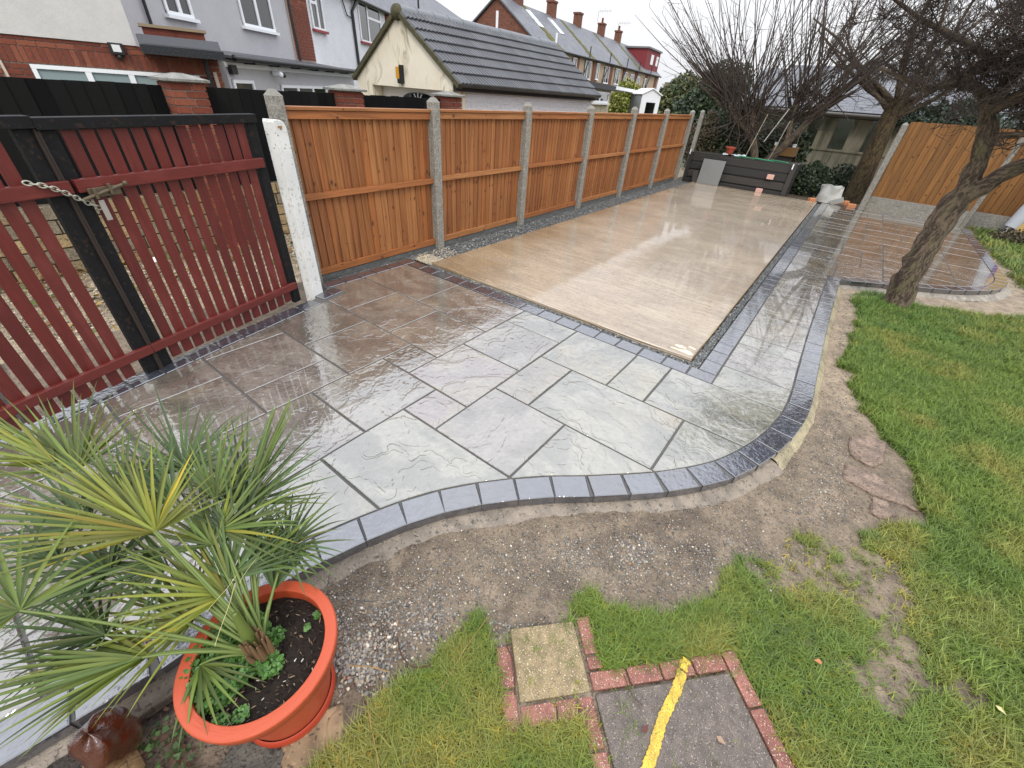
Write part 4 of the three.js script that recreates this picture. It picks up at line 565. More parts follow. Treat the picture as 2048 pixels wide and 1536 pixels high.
{ // outbuildings between the garage and the terrace
  const base = (px, d) => { const r = pxRay(px, 190), k = d / Math.hypot(r.x, r.z); return [r.x * k, r.z * k]; };
  const A = base(1210, 20), F = frameOf(A, [Math.sin(-.25), -Math.cos(-.25)]);
  const t = thing('flat_roof_outbuilding', 'flat roofed white outbuilding behind the garage end', 'outbuilding', null, [A[0], 0, A[1]], F.th), P = F.p;
  const x0 = P(1165, 180)[0], x1 = P(1222, 185)[0], y1 = P(1200, 167)[1], y2 = P(1200, 178)[1];
  part('wall', bx(x0, x1, -.6, y2, -2, 0), std({ color: 0xc9c4b8, roughness: .9, map: stainMap }), t); part('roof_edge', bx(x0 - .1, x1 + .15, y2, y1, -2, .15), std({ color: 0x3c3c3e, roughness: .7 }), t); windowAt(t, P(1187, 190)[0], P(1216, 192)[0], P(1200, 205)[1], P(1200, 183)[1], .01, { mull: [.4] });
  const x2 = P(1268, 190)[0]; part('car_port_roof', bx(x1 + .1, x2, P(1240, 181)[1], P(1240, 174)[1], -2, .1), upvc, t); part('block_wall', bx(x1 + .1, x2 + .2, -.6, P(1240, 212)[1] + .75, -2.2, -1.6), std({ color: 0xb9b3a6, roughness: .95, map: renderMap }), t); part('port_post', bx(x2 - .2, x2 - .1, -.6, P(1240, 181)[1], -.1, 0), pipeMat, t);
  const B = base(1300, 24), G = frameOf(B, [Math.sin(.9), -Math.cos(.9)]), s = thing('white_shed', 'small white shed with shallow arched gable and dark doorway', 'shed', null, [B[0], 0, B[1]], G.th), Q = G.p;
  const sx0 = Q(1283, 200)[0], sx1 = Q(1319, 205)[0], sy = Q(1300, 183)[1], sh = new THREE.Shape(); sh.moveTo(sx0, -.6); sh.lineTo(sx0, sy - .1); sh.lineTo((sx0 + sx1) / 2, sy + .1); sh.lineTo(sx1, sy - .12); sh.lineTo(sx1, -.6); sh.closePath();
  const dh = Q(1300, 205)[1], hole = new THREE.Path(); hole.moveTo(sx0 + .25, -.55); hole.lineTo(sx1 - .18, -.55); hole.lineTo(sx1 - .18, dh); hole.lineTo(sx0 + .25, dh); hole.closePath(); sh.holes.push(hole); part('front', boxUV(new THREE.ExtrudeGeometry(sh, { depth: .05, bevelEnabled: false }).translate(0, 0, -.05)), upvc, s); part('side', [bx(sx0, sx0 + .05, -.6, sy - .12, -1.9, -.051), bx(sx1 - .05, sx1, -.6, sy - .14, -1.9, -.051), bx(sx0, sx1, -.6, sy - .12, -1.95, -1.901)], std({ color: 0x9a9c9a, roughness: .8 }), s); { const w2 = (sx1 - sx0) / 2, an = Math.atan2(.21, w2), hl = Math.hypot(w2, .21) + .06; part('roof', [bx(-hl, 0, 0, .04, -2, .06).rotateZ(an).translate((sx0 + sx1) / 2, sy + .1, 0), bx(0, hl, 0, .04, -2, .06).rotateZ(-an).translate((sx0 + sx1) / 2, sy + .1, 0)], upvc, s); }
}
// ---------------------------------------------------------------- far end of the garden
const rt = mulberry(909);
const sleeperMats = [[.028, .026, .024], [.04, .035, .03], [.022, .021, .02]].map(c => std({ color: new THREE.Color().setRGB(...c), bumpMap: woodBump, bumpScale: .006, roughness: .6 }));
{
  const t = thing('raised_bed', 'raised bed of stacked black timber sleepers at the concrete end', 'raised bed', null, [-2.55, -.08, -13.38]);
  for (let r = 0; r < 4; r++) { part('sleeper', shiftUV(bx(-1.28, 1.2, r * .2, r * .2 + .165, -.1 - rt() * .02, -.01 - r * .012, .008), rt(), rt(), Math.PI / 2), sleeperMats[r % 3], t); part('gap_batten', bx(-1.26, 1.18, r * .2 + .166, r * .2 + .199, -.12, -.06), sleeperMats[2], t); }
  part('corner_post', bx(1.2, 1.31, -.05, .83, -.13, .0, .008), sleeperMats[1], t); part('corner_post', bx(-1.38, -1.281, -.05, .8, -.13, .0, .008), sleeperMats[2], t);
  part('side_sleeper', [0, 1, 2, 3].map(r => bx(1.2, 1.28, r * .2, r * .2 + .17, -1.4, -.131, .008)), sleeperMats[0], t);
  part('side_sleeper', [0, 1, 2, 3].map(r => bx(-1.36, -1.28, r * .2, r * .2 + .17, -1.4, -.131, .008)), sleeperMats[0], t);
  part('bed_soil', bx(-1.28, 1.2, 0, .76, -1.4, -.125), std({ color: new THREE.Color().setRGB(.06, .05, .035), map: soilMap, bumpMap: soilBump, bumpScale: .02, roughness: 1 }), t);
  part('end_bracket', [bx(-1.37, -1.345, .74, .86, .001, .012), bx(1.22, 1.245, .7, .82, .001, .012)], upvc, t);
  const s = thing('leaning_slab', 'smooth grey slab propped against the black sleepers', 'paving slab', null, [-3.17, .012, -13.2]); part('face', bx(-.29, .29, 0, .6, -.015, .015, .004).rotateX(-.14), std({ color: new THREE.Color().setRGB(.2, .21, .205), map: renderMap, bumpMap: settBump, bumpScale: .002, roughness: .5 }), s);
  const w = thing('leaning_board', 'weathered dark board end beside the propped slab', 'board', null, [-3.53, .01, -13.22]); part('face', bx(-.07, .07, 0, .3, -.012, .012, .003).rotateX(-.2).rotateZ(.2), sleeperMats[1], w);
  [[-1.72, .34, 'pink brick offcut wedged high in the sleepers'], [-1.86, -.01, 'pink brick offcut low at the sleeper foot']].forEach(([x, y, l]) => { const b = thing('brick_offcut', l, 'brick', 'pink brick offcuts', [x, y, -13.36]); part('block', bx(-.08, .08, 0, .11, -.03, .03, .006), std({ color: 0xcfa596, roughness: .9, bumpMap: settBump, bumpScale: .004 }), b); });
  const h = thing('garden_hose', 'green garden hose looped on top of the sleeper bed', 'hose', null, [-2.2, .7, -13.55]); const pts = []; for (let i = 0; i < 60; i++) { const f = i / 59; pts.push([lerp(-.55, .65, f) + Math.sin(f * 21) * .12, .02 + Math.abs(Math.sin(f * 9)) * .03, Math.sin(f * 14) * .09 + .03]); } part('coil', tube(pts, .014, 6), std({ color: 0x1d7a52, roughness: .4 }), h);
  const p = thing('clay_pot', 'small red clay pot standing on the raised bed', 'pot', null, [-2.98, .7, -13.75]); part('body', new THREE.LatheGeometry([[0, 0], [.08, 0], [.11, .18], [.125, .18], [.125, .22], [.1, .22], [.09, .16], [0, .16]].map(q => new THREE.Vector2(...q)), 16), std({ color: 0x8e3a26, roughness: .8 }), p);
  const sh = thing('plastic_sheet', 'crumpled pale plastic sheet lying by the clay pot', 'sheet', null, [-2.8, .69, -13.6]); { const g = new THREE.PlaneGeometry(.55, .25, 14, 8).rotateX(-Math.PI / 2), q = g.attributes.position; for (let i = 0; i < q.count; i++) q.setY(i, .02 + fbm(nz, q.getX(i) * 14 + 20, q.getZ(i) * 14 + 20, 3) * .09); g.computeVertexNormals(); part('film', g, phy({ color: 0xb8c4c2, roughness: .25, clearcoat: .4, side: THREE.DoubleSide }), sh); }
  const bxn = thing('wooden_box', 'brown wooden box topped with white plastic clips', 'box', null, [-1.85, .78, -15.0]); part('side', [bx(-.3, .3, 0, .22, -.02, .02), bx(-.3, -.26, 0, .22, -.4, -.021), bx(.26, .3, 0, .22, -.4, -.021), bx(-.26, .26, 0, .03, -.4, -.021)], std({ color: 0x7a5c36, roughness: .9, bumpMap: woodBump, bumpScale: .003 }), bxn); part('clip', [-.26, -.05, .2].map(x => bx(x - .04, x + .05, .221, .3, -.03, .03, .01)), upvc, bxn); part('stand', bx(-.25, .25, -.85, -.001, -.35, -.05), sleeperMats[1], bxn);
}
{ // rubble sack and bricks
  const t = thing('rubble_sack', 'open white woven rubble sack slumped at the path end', 'sack', null, [-.32, -.02, -13.85]); t.scale.setScalar(.86);
  const g = new THREE.CylinderGeometry(.27, .3, .42, 22, 8, true), p = g.attributes.position; for (let i = 0; i < p.count; i++) { const y = p.getY(i) / .42 + .5, a = Math.atan2(p.getZ(i), p.getX(i)), k = 1 + .18 * Math.sin(a * 3 + y * 4) * y + .25 * (fbm(nz, a * 3 + 20, y * 5 + 20, 3) - .5); p.setXYZ(i, p.getX(i) * k, (y + .3 * (fbm(nz2, a * 2 + 9, 3, 2) - .5) * y) * .42, p.getZ(i) * k * .75); } g.computeVertexNormals();
  part('fabric', g, std({ color: 0xb4b4ae, roughness: .8, side: THREE.DoubleSide }), t); part('rubble', new THREE.SphereGeometry(.25, 14, 8).scale(1, .4, .75).translate(0, .22, 0), std({ color: 0x8d8578, roughness: 1, map: soilMap, bumpMap: soilBump, bumpScale: .03 }), t); part('loose_flap', bx(-.07, .07, 0, .3, -.008, .008).rotateZ(-1.1).rotateX(.3).translate(.12, .03, .24), std({ color: 0xb8b8b2, roughness: .8 }), t);
  [[.22, -13.6, .3, 'orange brick half lying by the rubble sack'], [.08, -13.95, 1.1, 'orange brick half behind the tree foot'], [-.62, -13.5, .8, 'orange brick chip at the concrete corner']].forEach(([x, z, r, l]) => { const b = thing('loose_brick', l, 'brick', 'loose orange bricks', [x, .0, z], r); part('block', bx(-.09, .09, -.03, .06, -.05, .05, .008), std({ color: 0xb87a54, roughness: .9, bumpMap: settBump, bumpScale: .005 }), b); });
}
{ // old rendered outbuilding with open bays
  const oldMap = tex(512, 512, (u, v) => { const a = fbm(nz, u * 10, v * 10, 5, 10, 10), s = fbm(nz2, u * 20, v * 3, 4, 20, 3); return mixc(mixc(c8(178, 172, 150), c8(146, 140, 120), a), c8(92, 94, 74), sstep(.52, .8, s) * .7); }, true, [2.5, 2.5]);
  const clearPane = phy({ color: 0xdfe6e2, transmission: 1, thickness: 0, roughness: .05 }); const om = std({ map: oldMap, bumpMap: soilBump, bumpScale: .008, roughness: .95 }), t = thing('old_outbuilding', 'old weathered rendered outbuilding with dark open bays and slate roof', 'outbuilding', null, [0, -.1, -17]);
  part('dado_wall', bx(-3.6, .6, -.1, 1.02, -.15, 0), om, t); part('sill', bx(-3.6, .6, 1.021, 1.07, -.16, .03), om, t);
  [[-1.95, -1.72], [-1.42, -1.02], [-.62, -.2], [.28, .6]].forEach(([a, b]) => part('pillar', bx(a, b, 1.071, 1.84, -.15, -.005), om, t)); part('head_beam', bx(-3.6, .6, 1.841, 1.95, -.16, .0), std({ color: 0x4a443a, roughness: .9 }), t);
  part('back_wall', bx(-3.74, .75, -.1, 2.9, -2.6, -2.5), om, t); part('end_wall', [bx(.61, .75, -.1, 1.95, -2.5, 0), bx(-3.74, -3.61, -.1, 1.95, -2.5, 0)], om, t);
  part('pane', bx(-1.018, -.622, 1.072, 1.84, -.1, -.095), clearPane, t); part('pane', bx(-1.718, -1.422, 1.072, 1.84, -.1, -.095), clearPane, t); part('pane', bx(-.198, .278, 1.072, 1.84, -.1, -.095), clearPane, t); part('pane', bx(-3.58, -1.952, 1.072, 1.84, -.1, -.095), clearPane, t);
  const roofM = std({ map: slateMap, color: 0xf0f0f0, bumpMap: slateMap, bumpScale: .02, roughness: .35 });
  const rf_ = part('roof', shiftUV(bx(-3.9, 1.4, 0, .05, -2.6, 0).rotateX(.42).translate(0, 1.96, .28), 0, 0), roofM, t);
  part('eave_board', bx(-3.9, 1.4, 1.86, 2.0, .2, .26), std({ color: 0x8c8578, roughness: .8 }), t); part('gutter', tube([[-3.9, 1.93, .33], [1.4, 1.93, .33]], .05, 6), std({ color: 0x6d6a64, roughness: .5 }), t);
  const r2 = thing('slate_roof_house', 'wide slate roofed building rising behind the bare trees', 'house', null, [1.5, 0, -24]); part('wall', bx(-5.5, 9, -.6, 1.9, -5, 0), std({ color: 0x6e5f52, roughness: .9 }), r2); part('roof', bx(-5.8, 9.3, 0, .1, -3.1, 0).rotateX(.55).translate(0, 1.85, .3), slateMat, r2); part('gutter', tube([[-5.8, 1.85, .35], [9.3, 1.85, .35]], .06, 6), pipeMat, r2);
  const hh = thing('far_bungalow', 'low far bungalow with dark tiled roof beyond the hedge', 'house', null, [-20.2, 0, -66], .3); part('wall', bx(-4.5, 4.5, -.6, 2.2, -4, 0), brickMats[3], hh); part('roof', bx(-4.8, 4.8, 0, .15, -4, 0).rotateX(.5).translate(0, 2.1, .4), std({ color: 0x4a4238, roughness: .9 }), hh);
}
{ // boarded fence at the far right
  const dullMats = [0xc4c2a0, 0xb4b294, 0xcccaaa].map(c => std({ map: fenceMapB, color: c, bumpMap: woodBump, bumpScale: .003, roughness: .7 }));
  const mk = (x0, x1, l, k) => { const t = thing('board_fence', l, 'fence', 'board fence bays behind the terrace', [(x0 + x1) / 2, 0, -14.02 - k * .03], -.06); const w = x1 - x0, n = Math.round(w / .115), p = w / n; for (let i = 0; i < n; i++) { const b = part('board', shiftUV(bx(-p * .55, p * .55, .24, 1.78 + rt() * .012, -.008, .008), rt(), rt() * 2), dullMats[Math.floor(rt() * 3)], t); b.position.x = -w / 2 + (i + .5) * p; b.rotation.y = .12; } part('rail', [bx(-w / 2, w / 2, .45, .53, -.06, -.012), bx(-w / 2, w / 2, 1.5, 1.58, -.06, -.012)], fenceMats[1], t); part('gravel_board', shiftUV(bx(-w / 2, w / 2, -.2, .235, -.02, .03, .006), rt(), rt()), std({ color: 0xffffff, map: concPostMap, roughness: .9 }), t); return t; };
  mk(.52, 2.35, 'orange board fence bay beside the concrete end post', 0); mk(2.45, 4.3, 'orange board fence bay behind the leaning tree fork', 2); mk(4.4, 6.3, 'orange board fence bay furthest from the rubble sack', 3);
  concretePost('fence_post', 'pale concrete post at the free end of the board fence', 'posts of the board fence', [.44, 0, -14.0], 1.76, .12, .12); concretePost('fence_post', 'pale concrete post between two board fence bays', 'posts of the board fence', [2.4, 0, -14.05], 1.76, .1, .12); concretePost('fence_post', 'pale concrete post hidden behind the tree crown', 'posts of the board fence', [4.35, 0, -14.1], 1.76, .1, .12);
  const y = thing('plywood_sheet', 'pale yellow plywood sheet leaning on the board fence', 'plywood sheet', null, [3.75, -.1, -13.75]); part('face', bx(-.6, .6, 0, 1.75, -.009, .009).rotateX(-.18).rotateZ(-.12), std({ color: 0xb89a5a, roughness: .7, bumpMap: woodBump, bumpScale: .001 }), y);
  const u = thing('furled_parasol', 'furled grey and purple parasol leaning on the board fence', 'parasol', null, [2.95, -.1, -13.2]); part('canopy', tube([[0, .25, 0], [.08, .6, -.05], [.22, 1.2, -.14], [.3, 1.5, -.2]], [.1, .13, .1, .03], 10), std({ color: 0xa7abb0, roughness: .8 }), u); part('purple_band', tube([[.17, .5, .02], [.26, .95, -.05]], [.06, .045], 8), std({ color: 0x5a1d8c, roughness: .7 }), u); part('pole', tube([[-.06, 0, .04], [0, .3, 0]], .02, 8), upvc, u); part('tie', tube([[.15, 1.2, -.08], [.3, 1.22, -.04], [.36, 1.05, -.03]], .03, 6), std({ color: 0xd9b9c4, roughness: .8 }), u);
}
// ---------------------------------------------------------------- foliage and trees
const leafGeo = (() => { const g = new THREE.BufferGeometry(); g.setAttribute('position', new THREE.Float32BufferAttribute([0, 0, 0, .5, .12, .35, 0, .05, 1, -.5, .12, .35], 3)); g.setIndex([0, 1, 2, 0, 2, 3]); g.computeVertexNormals(); return g; })();
const leafMat = phy({ color: 0xffffff, roughness: .6, side: THREE.DoubleSide, transmission: .25, thickness: 0 });
function leafMass(name, parent, n, shape, size, colf) { const it = []; for (let i = 0; i < n; i++) { const p = shape(); if (!p) continue; it.push([p[0], p[1], p[2], size * (.6 + rt() * .9), rt(), colf(p), 5]); } const o = scatter(name, leafGeo, leafMat, it, parent); return o; }
function shrub(name, label, cat, group, c, rad, n, size, cols, stemCol = [.05, .035, .02]) {
  const t = thing(name, label, cat, group, [c[0], c[1] - rad[1], c[2]]);
  part('stem', [0, 1, 2, 3, 4].map(i => tube([[(rt() - .5) * .2, 0, (rt() - .5) * .2], [(rt() - .5) * rad[0], rad[1] * .9, (rt() - .5) * rad[2]], [(rt() - .5) * rad[0] * 1.5, rad[1] * 1.7, (rt() - .5) * rad[2] * 1.5]], [.03, .02, .006].map(v => v * Math.max(1, rad[1])), 5)), std({ color: new THREE.Color().setRGB(...stemCol), roughness: .9 }), t);
  leafMass('foliage', t, n, () => { const a = rt() * 6.283, u = rt() * 2 - 1, q = Math.sqrt(1 - u * u), k = .45 + .55 * Math.pow(rt(), .6), l = k * (.72 + .5 * fbm(nz, Math.cos(a) * q * 2.4 + 50 + c[0], u * 2.4 + 50 + Math.sin(a) * q, 3)); return [Math.cos(a) * q * rad[0] * l, rad[1] + u * rad[1] * l, Math.sin(a) * q * rad[2] * l]; }, size, () => { const b = cols[Math.floor(rt() * cols.length)], k = .6 + rt() * .7; return b.map(v => v * k); });
  return t;
}
{
  const hg = [[.028, .055, .016], [.04, .07, .02], [.022, .04, .012], [.06, .075, .025]];
  shrub('hedge', 'dark evergreen hedge behind the sleeper bed', 'hedge', null, [-3.4, .75, -15.2], [.95, 1.05, .6], 9000, .075, hg);
  shrub('hedge', 'dark ivy-clad hedge beside the old outbuilding', 'hedge', null, [-2.2, .7, -15.7], [.9, .95, .55], 7000, .075, hg);
  shrub('hedge', 'brown twiggy hedge end touching the last fence post', 'hedge', null, [-4.05, .75, -14.75], [.45, .95, .4], 3000, .06, [[.12, .09, .04], [.06, .07, .025], [.09, .06, .03]]);
  shrub('ivy_shrub', 'dark ivy shrub with pale flowers at the outbuilding wall', 'shrub', null, [-.95, .25, -15.0], [.55, .5, .4], 2600, .06, [[.025, .05, .018], [.04, .07, .02], [.02, .035, .014]]);
  shrub('ivy_shrub', 'low dark ivy against the pale concrete fence post', 'shrub', null, [-.15, .3, -15.6], [.6, .45, .35], 2000, .06, [[.025, .05, .018], [.03, .05, .02]]);
  shrub('ivy_shrub', 'dark evergreen top showing over the board fence', 'shrub', null, [1.3, 1.75, -15.4], [1.1, .55, .5], 3500, .07, [[.03, .065, .035], [.05, .09, .05], [.025, .045, .02]]);
  shrub('golden_conifer', 'yellow-green conifer bush behind the white shed', 'conifer', null, [-14.0, 1.35, -30.5], [1.3, 1.5, 1.3], 6000, .13, [[.22, .24, .02], [.15, .19, .02], [.28, .27, .04]]);
  shrub('evergreen_bush', 'mottled yellow and green evergreen bush beyond the fence end', 'bush', null, [-8.6, 1.4, -26], [1.5, 1.7, 1.4], 9000, .12, [[.05, .08, .02], [.16, .15, .02], [.035, .06, .02]]);
  shrub('evergreen_bush', 'dark evergreen bush over the last fence panel', 'bush', null, [-5.9, 1.3, -20], [1.2, 1.35, 1.0], 8000, .1, [[.03, .06, .018], [.05, .085, .025], [.02, .04, .015]]);
  shrub('evergreen_bush', 'dark conifer clump left of the slate roof', 'bush', null, [-7.2, 1.8, -28], [1.5, 2.2, 1.4], 8000, .12, [[.025, .05, .02], [.04, .065, .025]]);
  shrub('dead_bracken', 'brown dead bracken heap at the lawn corner', 'bush', null, [3.4, -.02, -13.1], [.7, .2, .4], 3000, .035, [[.1, .065, .035], [.07, .045, .025], [.06, .06, .02]]);
  shrub('evergreen_tree', 'dark evergreen mass behind the leaning tree crown', 'tree', null, [4.6, 2.4, -17], [2.2, 2.3, 1.2], 9000, .13, [[.022, .038, .016], [.035, .05, .02], [.03, .03, .016]]);
}
const barkMap = tex(256, 512, (u, v) => { const a = .6 * fbm(nz, u * 26 + fbm(nz2, u * 4, v * 6, 3, 4, 6) * 5, v * 16, 4, 26, 16) + .4 * fbm(nz2, u * 60, v * 50, 3, 60, 50), m = fbm(nz2, u * 8, v * 8, 4, 8, 8); return mixc(mixc(c8(112, 97, 80), c8(62, 52, 43), sstep(.38, .62, a)), c8(104, 106, 70), sstep(.56, .8, m) * .6); }, true, [.5, 1]);
const barkMat = std({ map: barkMap, bumpMap: barkMap, bumpScale: .02, roughness: .9 }), twigMat = std({ color: new THREE.Color().setRGB(.058, .042, .032), roughness: .85 }), greyBranch = std({ map: barkMap, color: 0xe8e4e0, bumpMap: barkMap, bumpScale: .006, roughness: .7 });
function wander(p, d, len, n, bend, up = 0) { const pts = [p.clone()], q = p.clone(), dir = d.clone().normalize(); for (let i = 0; i < n; i++) { dir.x += (rt() - .5) * bend; dir.y += (rt() - .5) * bend + up; dir.z += (rt() - .5) * bend; dir.normalize(); q.addScaledVector(dir, len / n); pts.push(q.clone()); } return [pts, dir]; }
const taper = (n, a, b) => Array.from({ length: n }, (_, i) => lerp(a, b, i / (n - 1)));
function twigs(list, pts, dir, depth, len, r, bend, up, per) { // side shoots along a branch
  for (let i = 0; i < per; i++) { const k = 1 + Math.floor(rt() * (pts.length - 1)), a = pts[k], t = a.clone().sub(pts[k - 1]).normalize(); const s = V3(rt() - .5, rt() - .5 + up * 2, rt() - .5).normalize().addScaledVector(t, .6).normalize(); const L = len * (.4 + rt() * .8), [q, dd] = wander(a, s, L, 4, bend, up); list.push(tube(q, taper(5, r * (.6 + rt() * .5), r * .22), 3, false)); if (depth > 1) twigs(list, q, dd, depth - 1, len * .5, r * .6, bend, up, Math.max(2, Math.round(per * .5))); }
}
{ // leaning apple tree by the path
  const t = thing('leaning_tree', 'gnarled leaning bare tree on the lawn by the path corner', 'tree', null, [1.0, -.1, -6.64]);
  const K = (x, y, z = 0) => V3(x - 1.0, y + .1, z);
  const trunk = [K(1.03, -.2, .02), K(1.01, .02), K(.985, .35, .02), K(.965, .75), K(.97, 1.05, -.02), K(1.0, 1.28, -.02)];
  const lumpy = g => { const p = g.attributes.position, n = g.attributes.normal; for (let i = 0; i < p.count; i++) { const k = (fbm(nz, p.getX(i) * 7 + 40 + p.getZ(i) * 5, p.getY(i) * 9 + 40, 4) - .5) * .1; p.setXYZ(i, p.getX(i) + n.getX(i) * k, p.getY(i) + n.getY(i) * k * .3, p.getZ(i) + n.getZ(i) * k); } return g; };
  const fine = (pts, n) => new THREE.CatmullRomCurve3(pts).getPoints(n);
  part('trunk', [lumpy(tube(fine(trunk, 24), taper(25, .145, .1).map((r, i) => r * (i < 3 ? 1.25 - i * .08 : 1)), 14)), lumpy(tube(fine([K(.99, 1.1, -.02), K(.96, 1.4, -.02), K(.86, 1.72, .0), K(.76, 1.95)], 14), taper(15, .098, .07), 12)), lumpy(tube(fine([K(1.0, 1.15, 0), K(1.16, 1.38, .02), K(1.42, 1.62, .06), K(1.8, 1.85, .1), K(2.3, 2.2, .15)], 16), taper(17, .085, .045), 12))], barkMat, t);
  const limbs = [], tw = [];
  const limb = (pts, r0, r1, per, mat) => { const f = fine(pts, 12); limbs.push(tube(f, taper(13, r0, r1), 8)); twigs(tw, f, V3(0, 1, 0), 3, .62, .0085, .75, .05, per); };
  const arch = fine([K(.76, 1.93), K(.62, 2.06, .05), K(.42, 2.1, .1), K(.22, 2.05, .12), K(.05, 2.1, .15), K(-.25, 2.2, .1)], 14); part('arched_limb', tube(arch, taper(15, .055, .016), 8), greyBranch, t); twigs(tw, arch, V3(0, 1, 0), 3, .55, .008, .8, .08, 26);
  limb([K(.77, 1.94), K(.8, 2.3, -.1), K(.7, 2.7, -.2), K(.5, 3.2, -.2)], .07, .02, 26); limb([K(.78, 1.9), K(1.1, 2.2, .2), K(1.4, 2.5, .3), K(1.6, 3.1, .3)], .06, .02, 28); limb([K(1.42, 1.62, .06), K(1.5, 2.1, .2), K(1.7, 2.6, .3), K(1.9, 3.2, .2)], .05, .015, 28);
  limb([K(.8, 2.2, -.1), K(.3, 2.45, -.2), K(-.1, 2.6, -.1), K(-.5, 2.8, 0)], .04, .012, 26); limb([K(1.1, 2.2, .2), K(.9, 2.6, .5), K(.6, 2.8, .7), K(.4, 3.1, .8)], .035, .012, 24); limb([K(1.8, 1.85, .1), K(2.2, 2.3, -.2), K(2.5, 2.7, -.3)], .04, .015, 24); limb([K(1.2, 2.3, .2), K(1.5, 2.2, .6), K(1.9, 2.3, .9), K(2.2, 2.6, 1.0)], .035, .012, 24); limb([K(.9, 1.7, 0), K(1.15, 1.75, .3), K(1.5, 1.8, .5), K(1.8, 2.0, .7)], .03, .01, 18); limb([K(1.6, 2.5, .3), K(1.3, 2.8, .5), K(1.0, 3.1, .6)], .03, .01, 22);
  limb([K(1.4, 2.5, .3), K(1.0, 2.4, .5), K(.7, 2.3, .7)], .025, .008, 20);
  part('limbs', limbs, barkMat, t); part('twigs', tw, twigMat, t);
  console.log('apple twigs', tw.length);
}
{ // pollarded tree with long upright shoots behind the bed
  const t = thing('pollarded_tree', 'bare pollarded tree with long upright shoots behind sleeper bed', 'tree', null, [-2.3, .0, -14.55]);
  const tr = [[[0, 0, 0], [-.05, .35, 0], [-.2, .8, 0], [-.4, 1.2, 0], [-.6, 1.8, .1]], [[0, .2, 0], [.2, .6, .05], [.5, 1.1, .1], [.85, 1.7, .1], [1.1, 2.1, .1]], [[-.4, 1.2, 0], [-.9, 1.5, .1], [-1.3, 1.9, .1]], [[.5, 1.1, .1], [.4, 1.6, -.1], [.35, 2.1, -.1]]].map(a => a.map(q => V3(...q)));
  part('trunk', [tube(tr[0], [.15, .12, .1, .09, .07], 10), tube(tr[1], [.13, .1, .09, .07, .05], 10), tube(tr[2], [.07, .06, .05], 8), tube(tr[3], [.07, .06, .05], 8)], barkMat, t);
  const sh = []; const heads = [tr[0][3], tr[0][4], tr[1][3], tr[1][4], tr[2][1], tr[2][2], tr[3][1], tr[3][2]];
  for (let i = 0; i < 210; i++) { const h = heads[Math.floor(rt() * heads.length)], L = 1.5 + rt() * 2.4, d = V3((rt() - .5) * 1.9 + h.x * .5, 1.0, (rt() - .5) * .9); const [q, dd] = wander(h.clone().add(V3((rt() - .5) * .3, (rt() - .5) * .3, (rt() - .5) * .3)), d, L, 6, .16, .02); sh.push(tube(q, taper(7, .013 + rt() * .006, .0035), 4, false)); twigs(sh, q, dd, 1, .6, .006, .3, .1, 4); }
  for (let i = 0; i < 120; i++) { const h = heads[Math.floor(rt() * heads.length)]; const [q, dd] = wander(h, V3(rt() - .5, (rt() - .4) * .8, rt() - .5), .6 + rt() * .9, 5, .6, 0); sh.push(tube(q, taper(6, .014, .004), 4, false)); twigs(sh, q, dd, 1, .4, .006, .6, 0, 5); }
  for (let i = 0; i < 26; i++) { const [q, dd] = wander(tr[2][2], V3(-.9 - rt() * .4, .35 + rt() * .9, (rt() - .5) * .5), 1.2 + rt() * 1.4, 6, .25, .03); sh.push(tube(q, taper(7, .012, .003), 4, false)); twigs(sh, q, dd, 1, .5, .005, .3, .05, 5); }
  part('shoots', sh, twigMat, t);
  const pl = thing('bamboo_canes', 'thin pale canes tied up by the pollarded tree', 'canes', null, [-2.5, .6, -14.2]); part('cane', tube([[-.15, 0, 0], [.05, 1.1, 0]], .012, 5), std({ color: 0xa8a090, roughness: .7 }), pl); part('cane', tube([[.45, 0, 0], [.62, 1.0, 0]], .012, 5), std({ color: 0x9c9890, roughness: .7 }), pl); part('cane', tube([[.2, .5, .05], [.5, 1.25, .05]], .012, 5), std({ color: 0xc0bcb4, roughness: .7 }), pl);
}
{ // straight mossy tree between the outbuilding and the board fence
  const t = thing('mossy_tree', 'mossy upright bare tree between outbuilding and board fence', 'tree', null, [.2, -.1, -15.1]);
  const tr = [[0, -.1, 0], [-.02, .5, 0], [-.06, 1.1, 0], [-.1, 1.8, 0], [-.1, 2.3, 0]].map(q => V3(...q)); part('trunk', [tube(new THREE.CatmullRomCurve3(tr).getPoints(14), taper(15, .25, .17), 12)], std({ map: barkMap, color: 0xd8d4b8, bumpMap: barkMap, bumpScale: .03, roughness: .95 }), t);
  const lim = [], tw = []; for (let i = 0; i < 17; i++) { const a = i / 17 * 6.283 + rt(), [q, d] = wander(V3(-.1, 1.75 + rt() * .5, 0), V3(Math.cos(a) * 1.3, .45 + rt() * .8, Math.sin(a) * .6), 1.7 + rt() * 1.8, 7, .35, .02); lim.push(tube(q, taper(8, .065, .018), 6)); twigs(tw, q, d, 3, .75, .011, .5, .1, 9); }
  part('limbs', lim, barkMat, t); part('twigs', tw, twigMat, t);
  console.log('mossy twigs', tw.length);
  [['far_bare_tree', 'tiny bare tree far beyond the terrace dormer', [-30, -.6, -92], 6], ['far_bare_tree', 'bare tree far behind the golden conifer', [-16, -.6, -60], 5]].forEach(([n, l, p, h]) => { const f = thing(n, l, 'tree', 'far bare trees', p); part('trunk', tube([[0, 0, 0], [0, h * .5, 0]], [.2, .12], 6), twigMat, f); const g = []; for (let i = 0; i < 40; i++) { const [q, d] = wander(V3(0, h * (.3 + rt() * .25), 0), V3((rt() - .5) * 1.6, .9, (rt() - .5) * 1.6), h * (.35 + rt() * .35), 5, .3, .03); g.push(tube(q, taper(6, .05, .012), 3, false)); twigs(g, q, d, 1, h * .2, .02, .4, .1, 6); } part('branches', g, twigMat, f); });
}
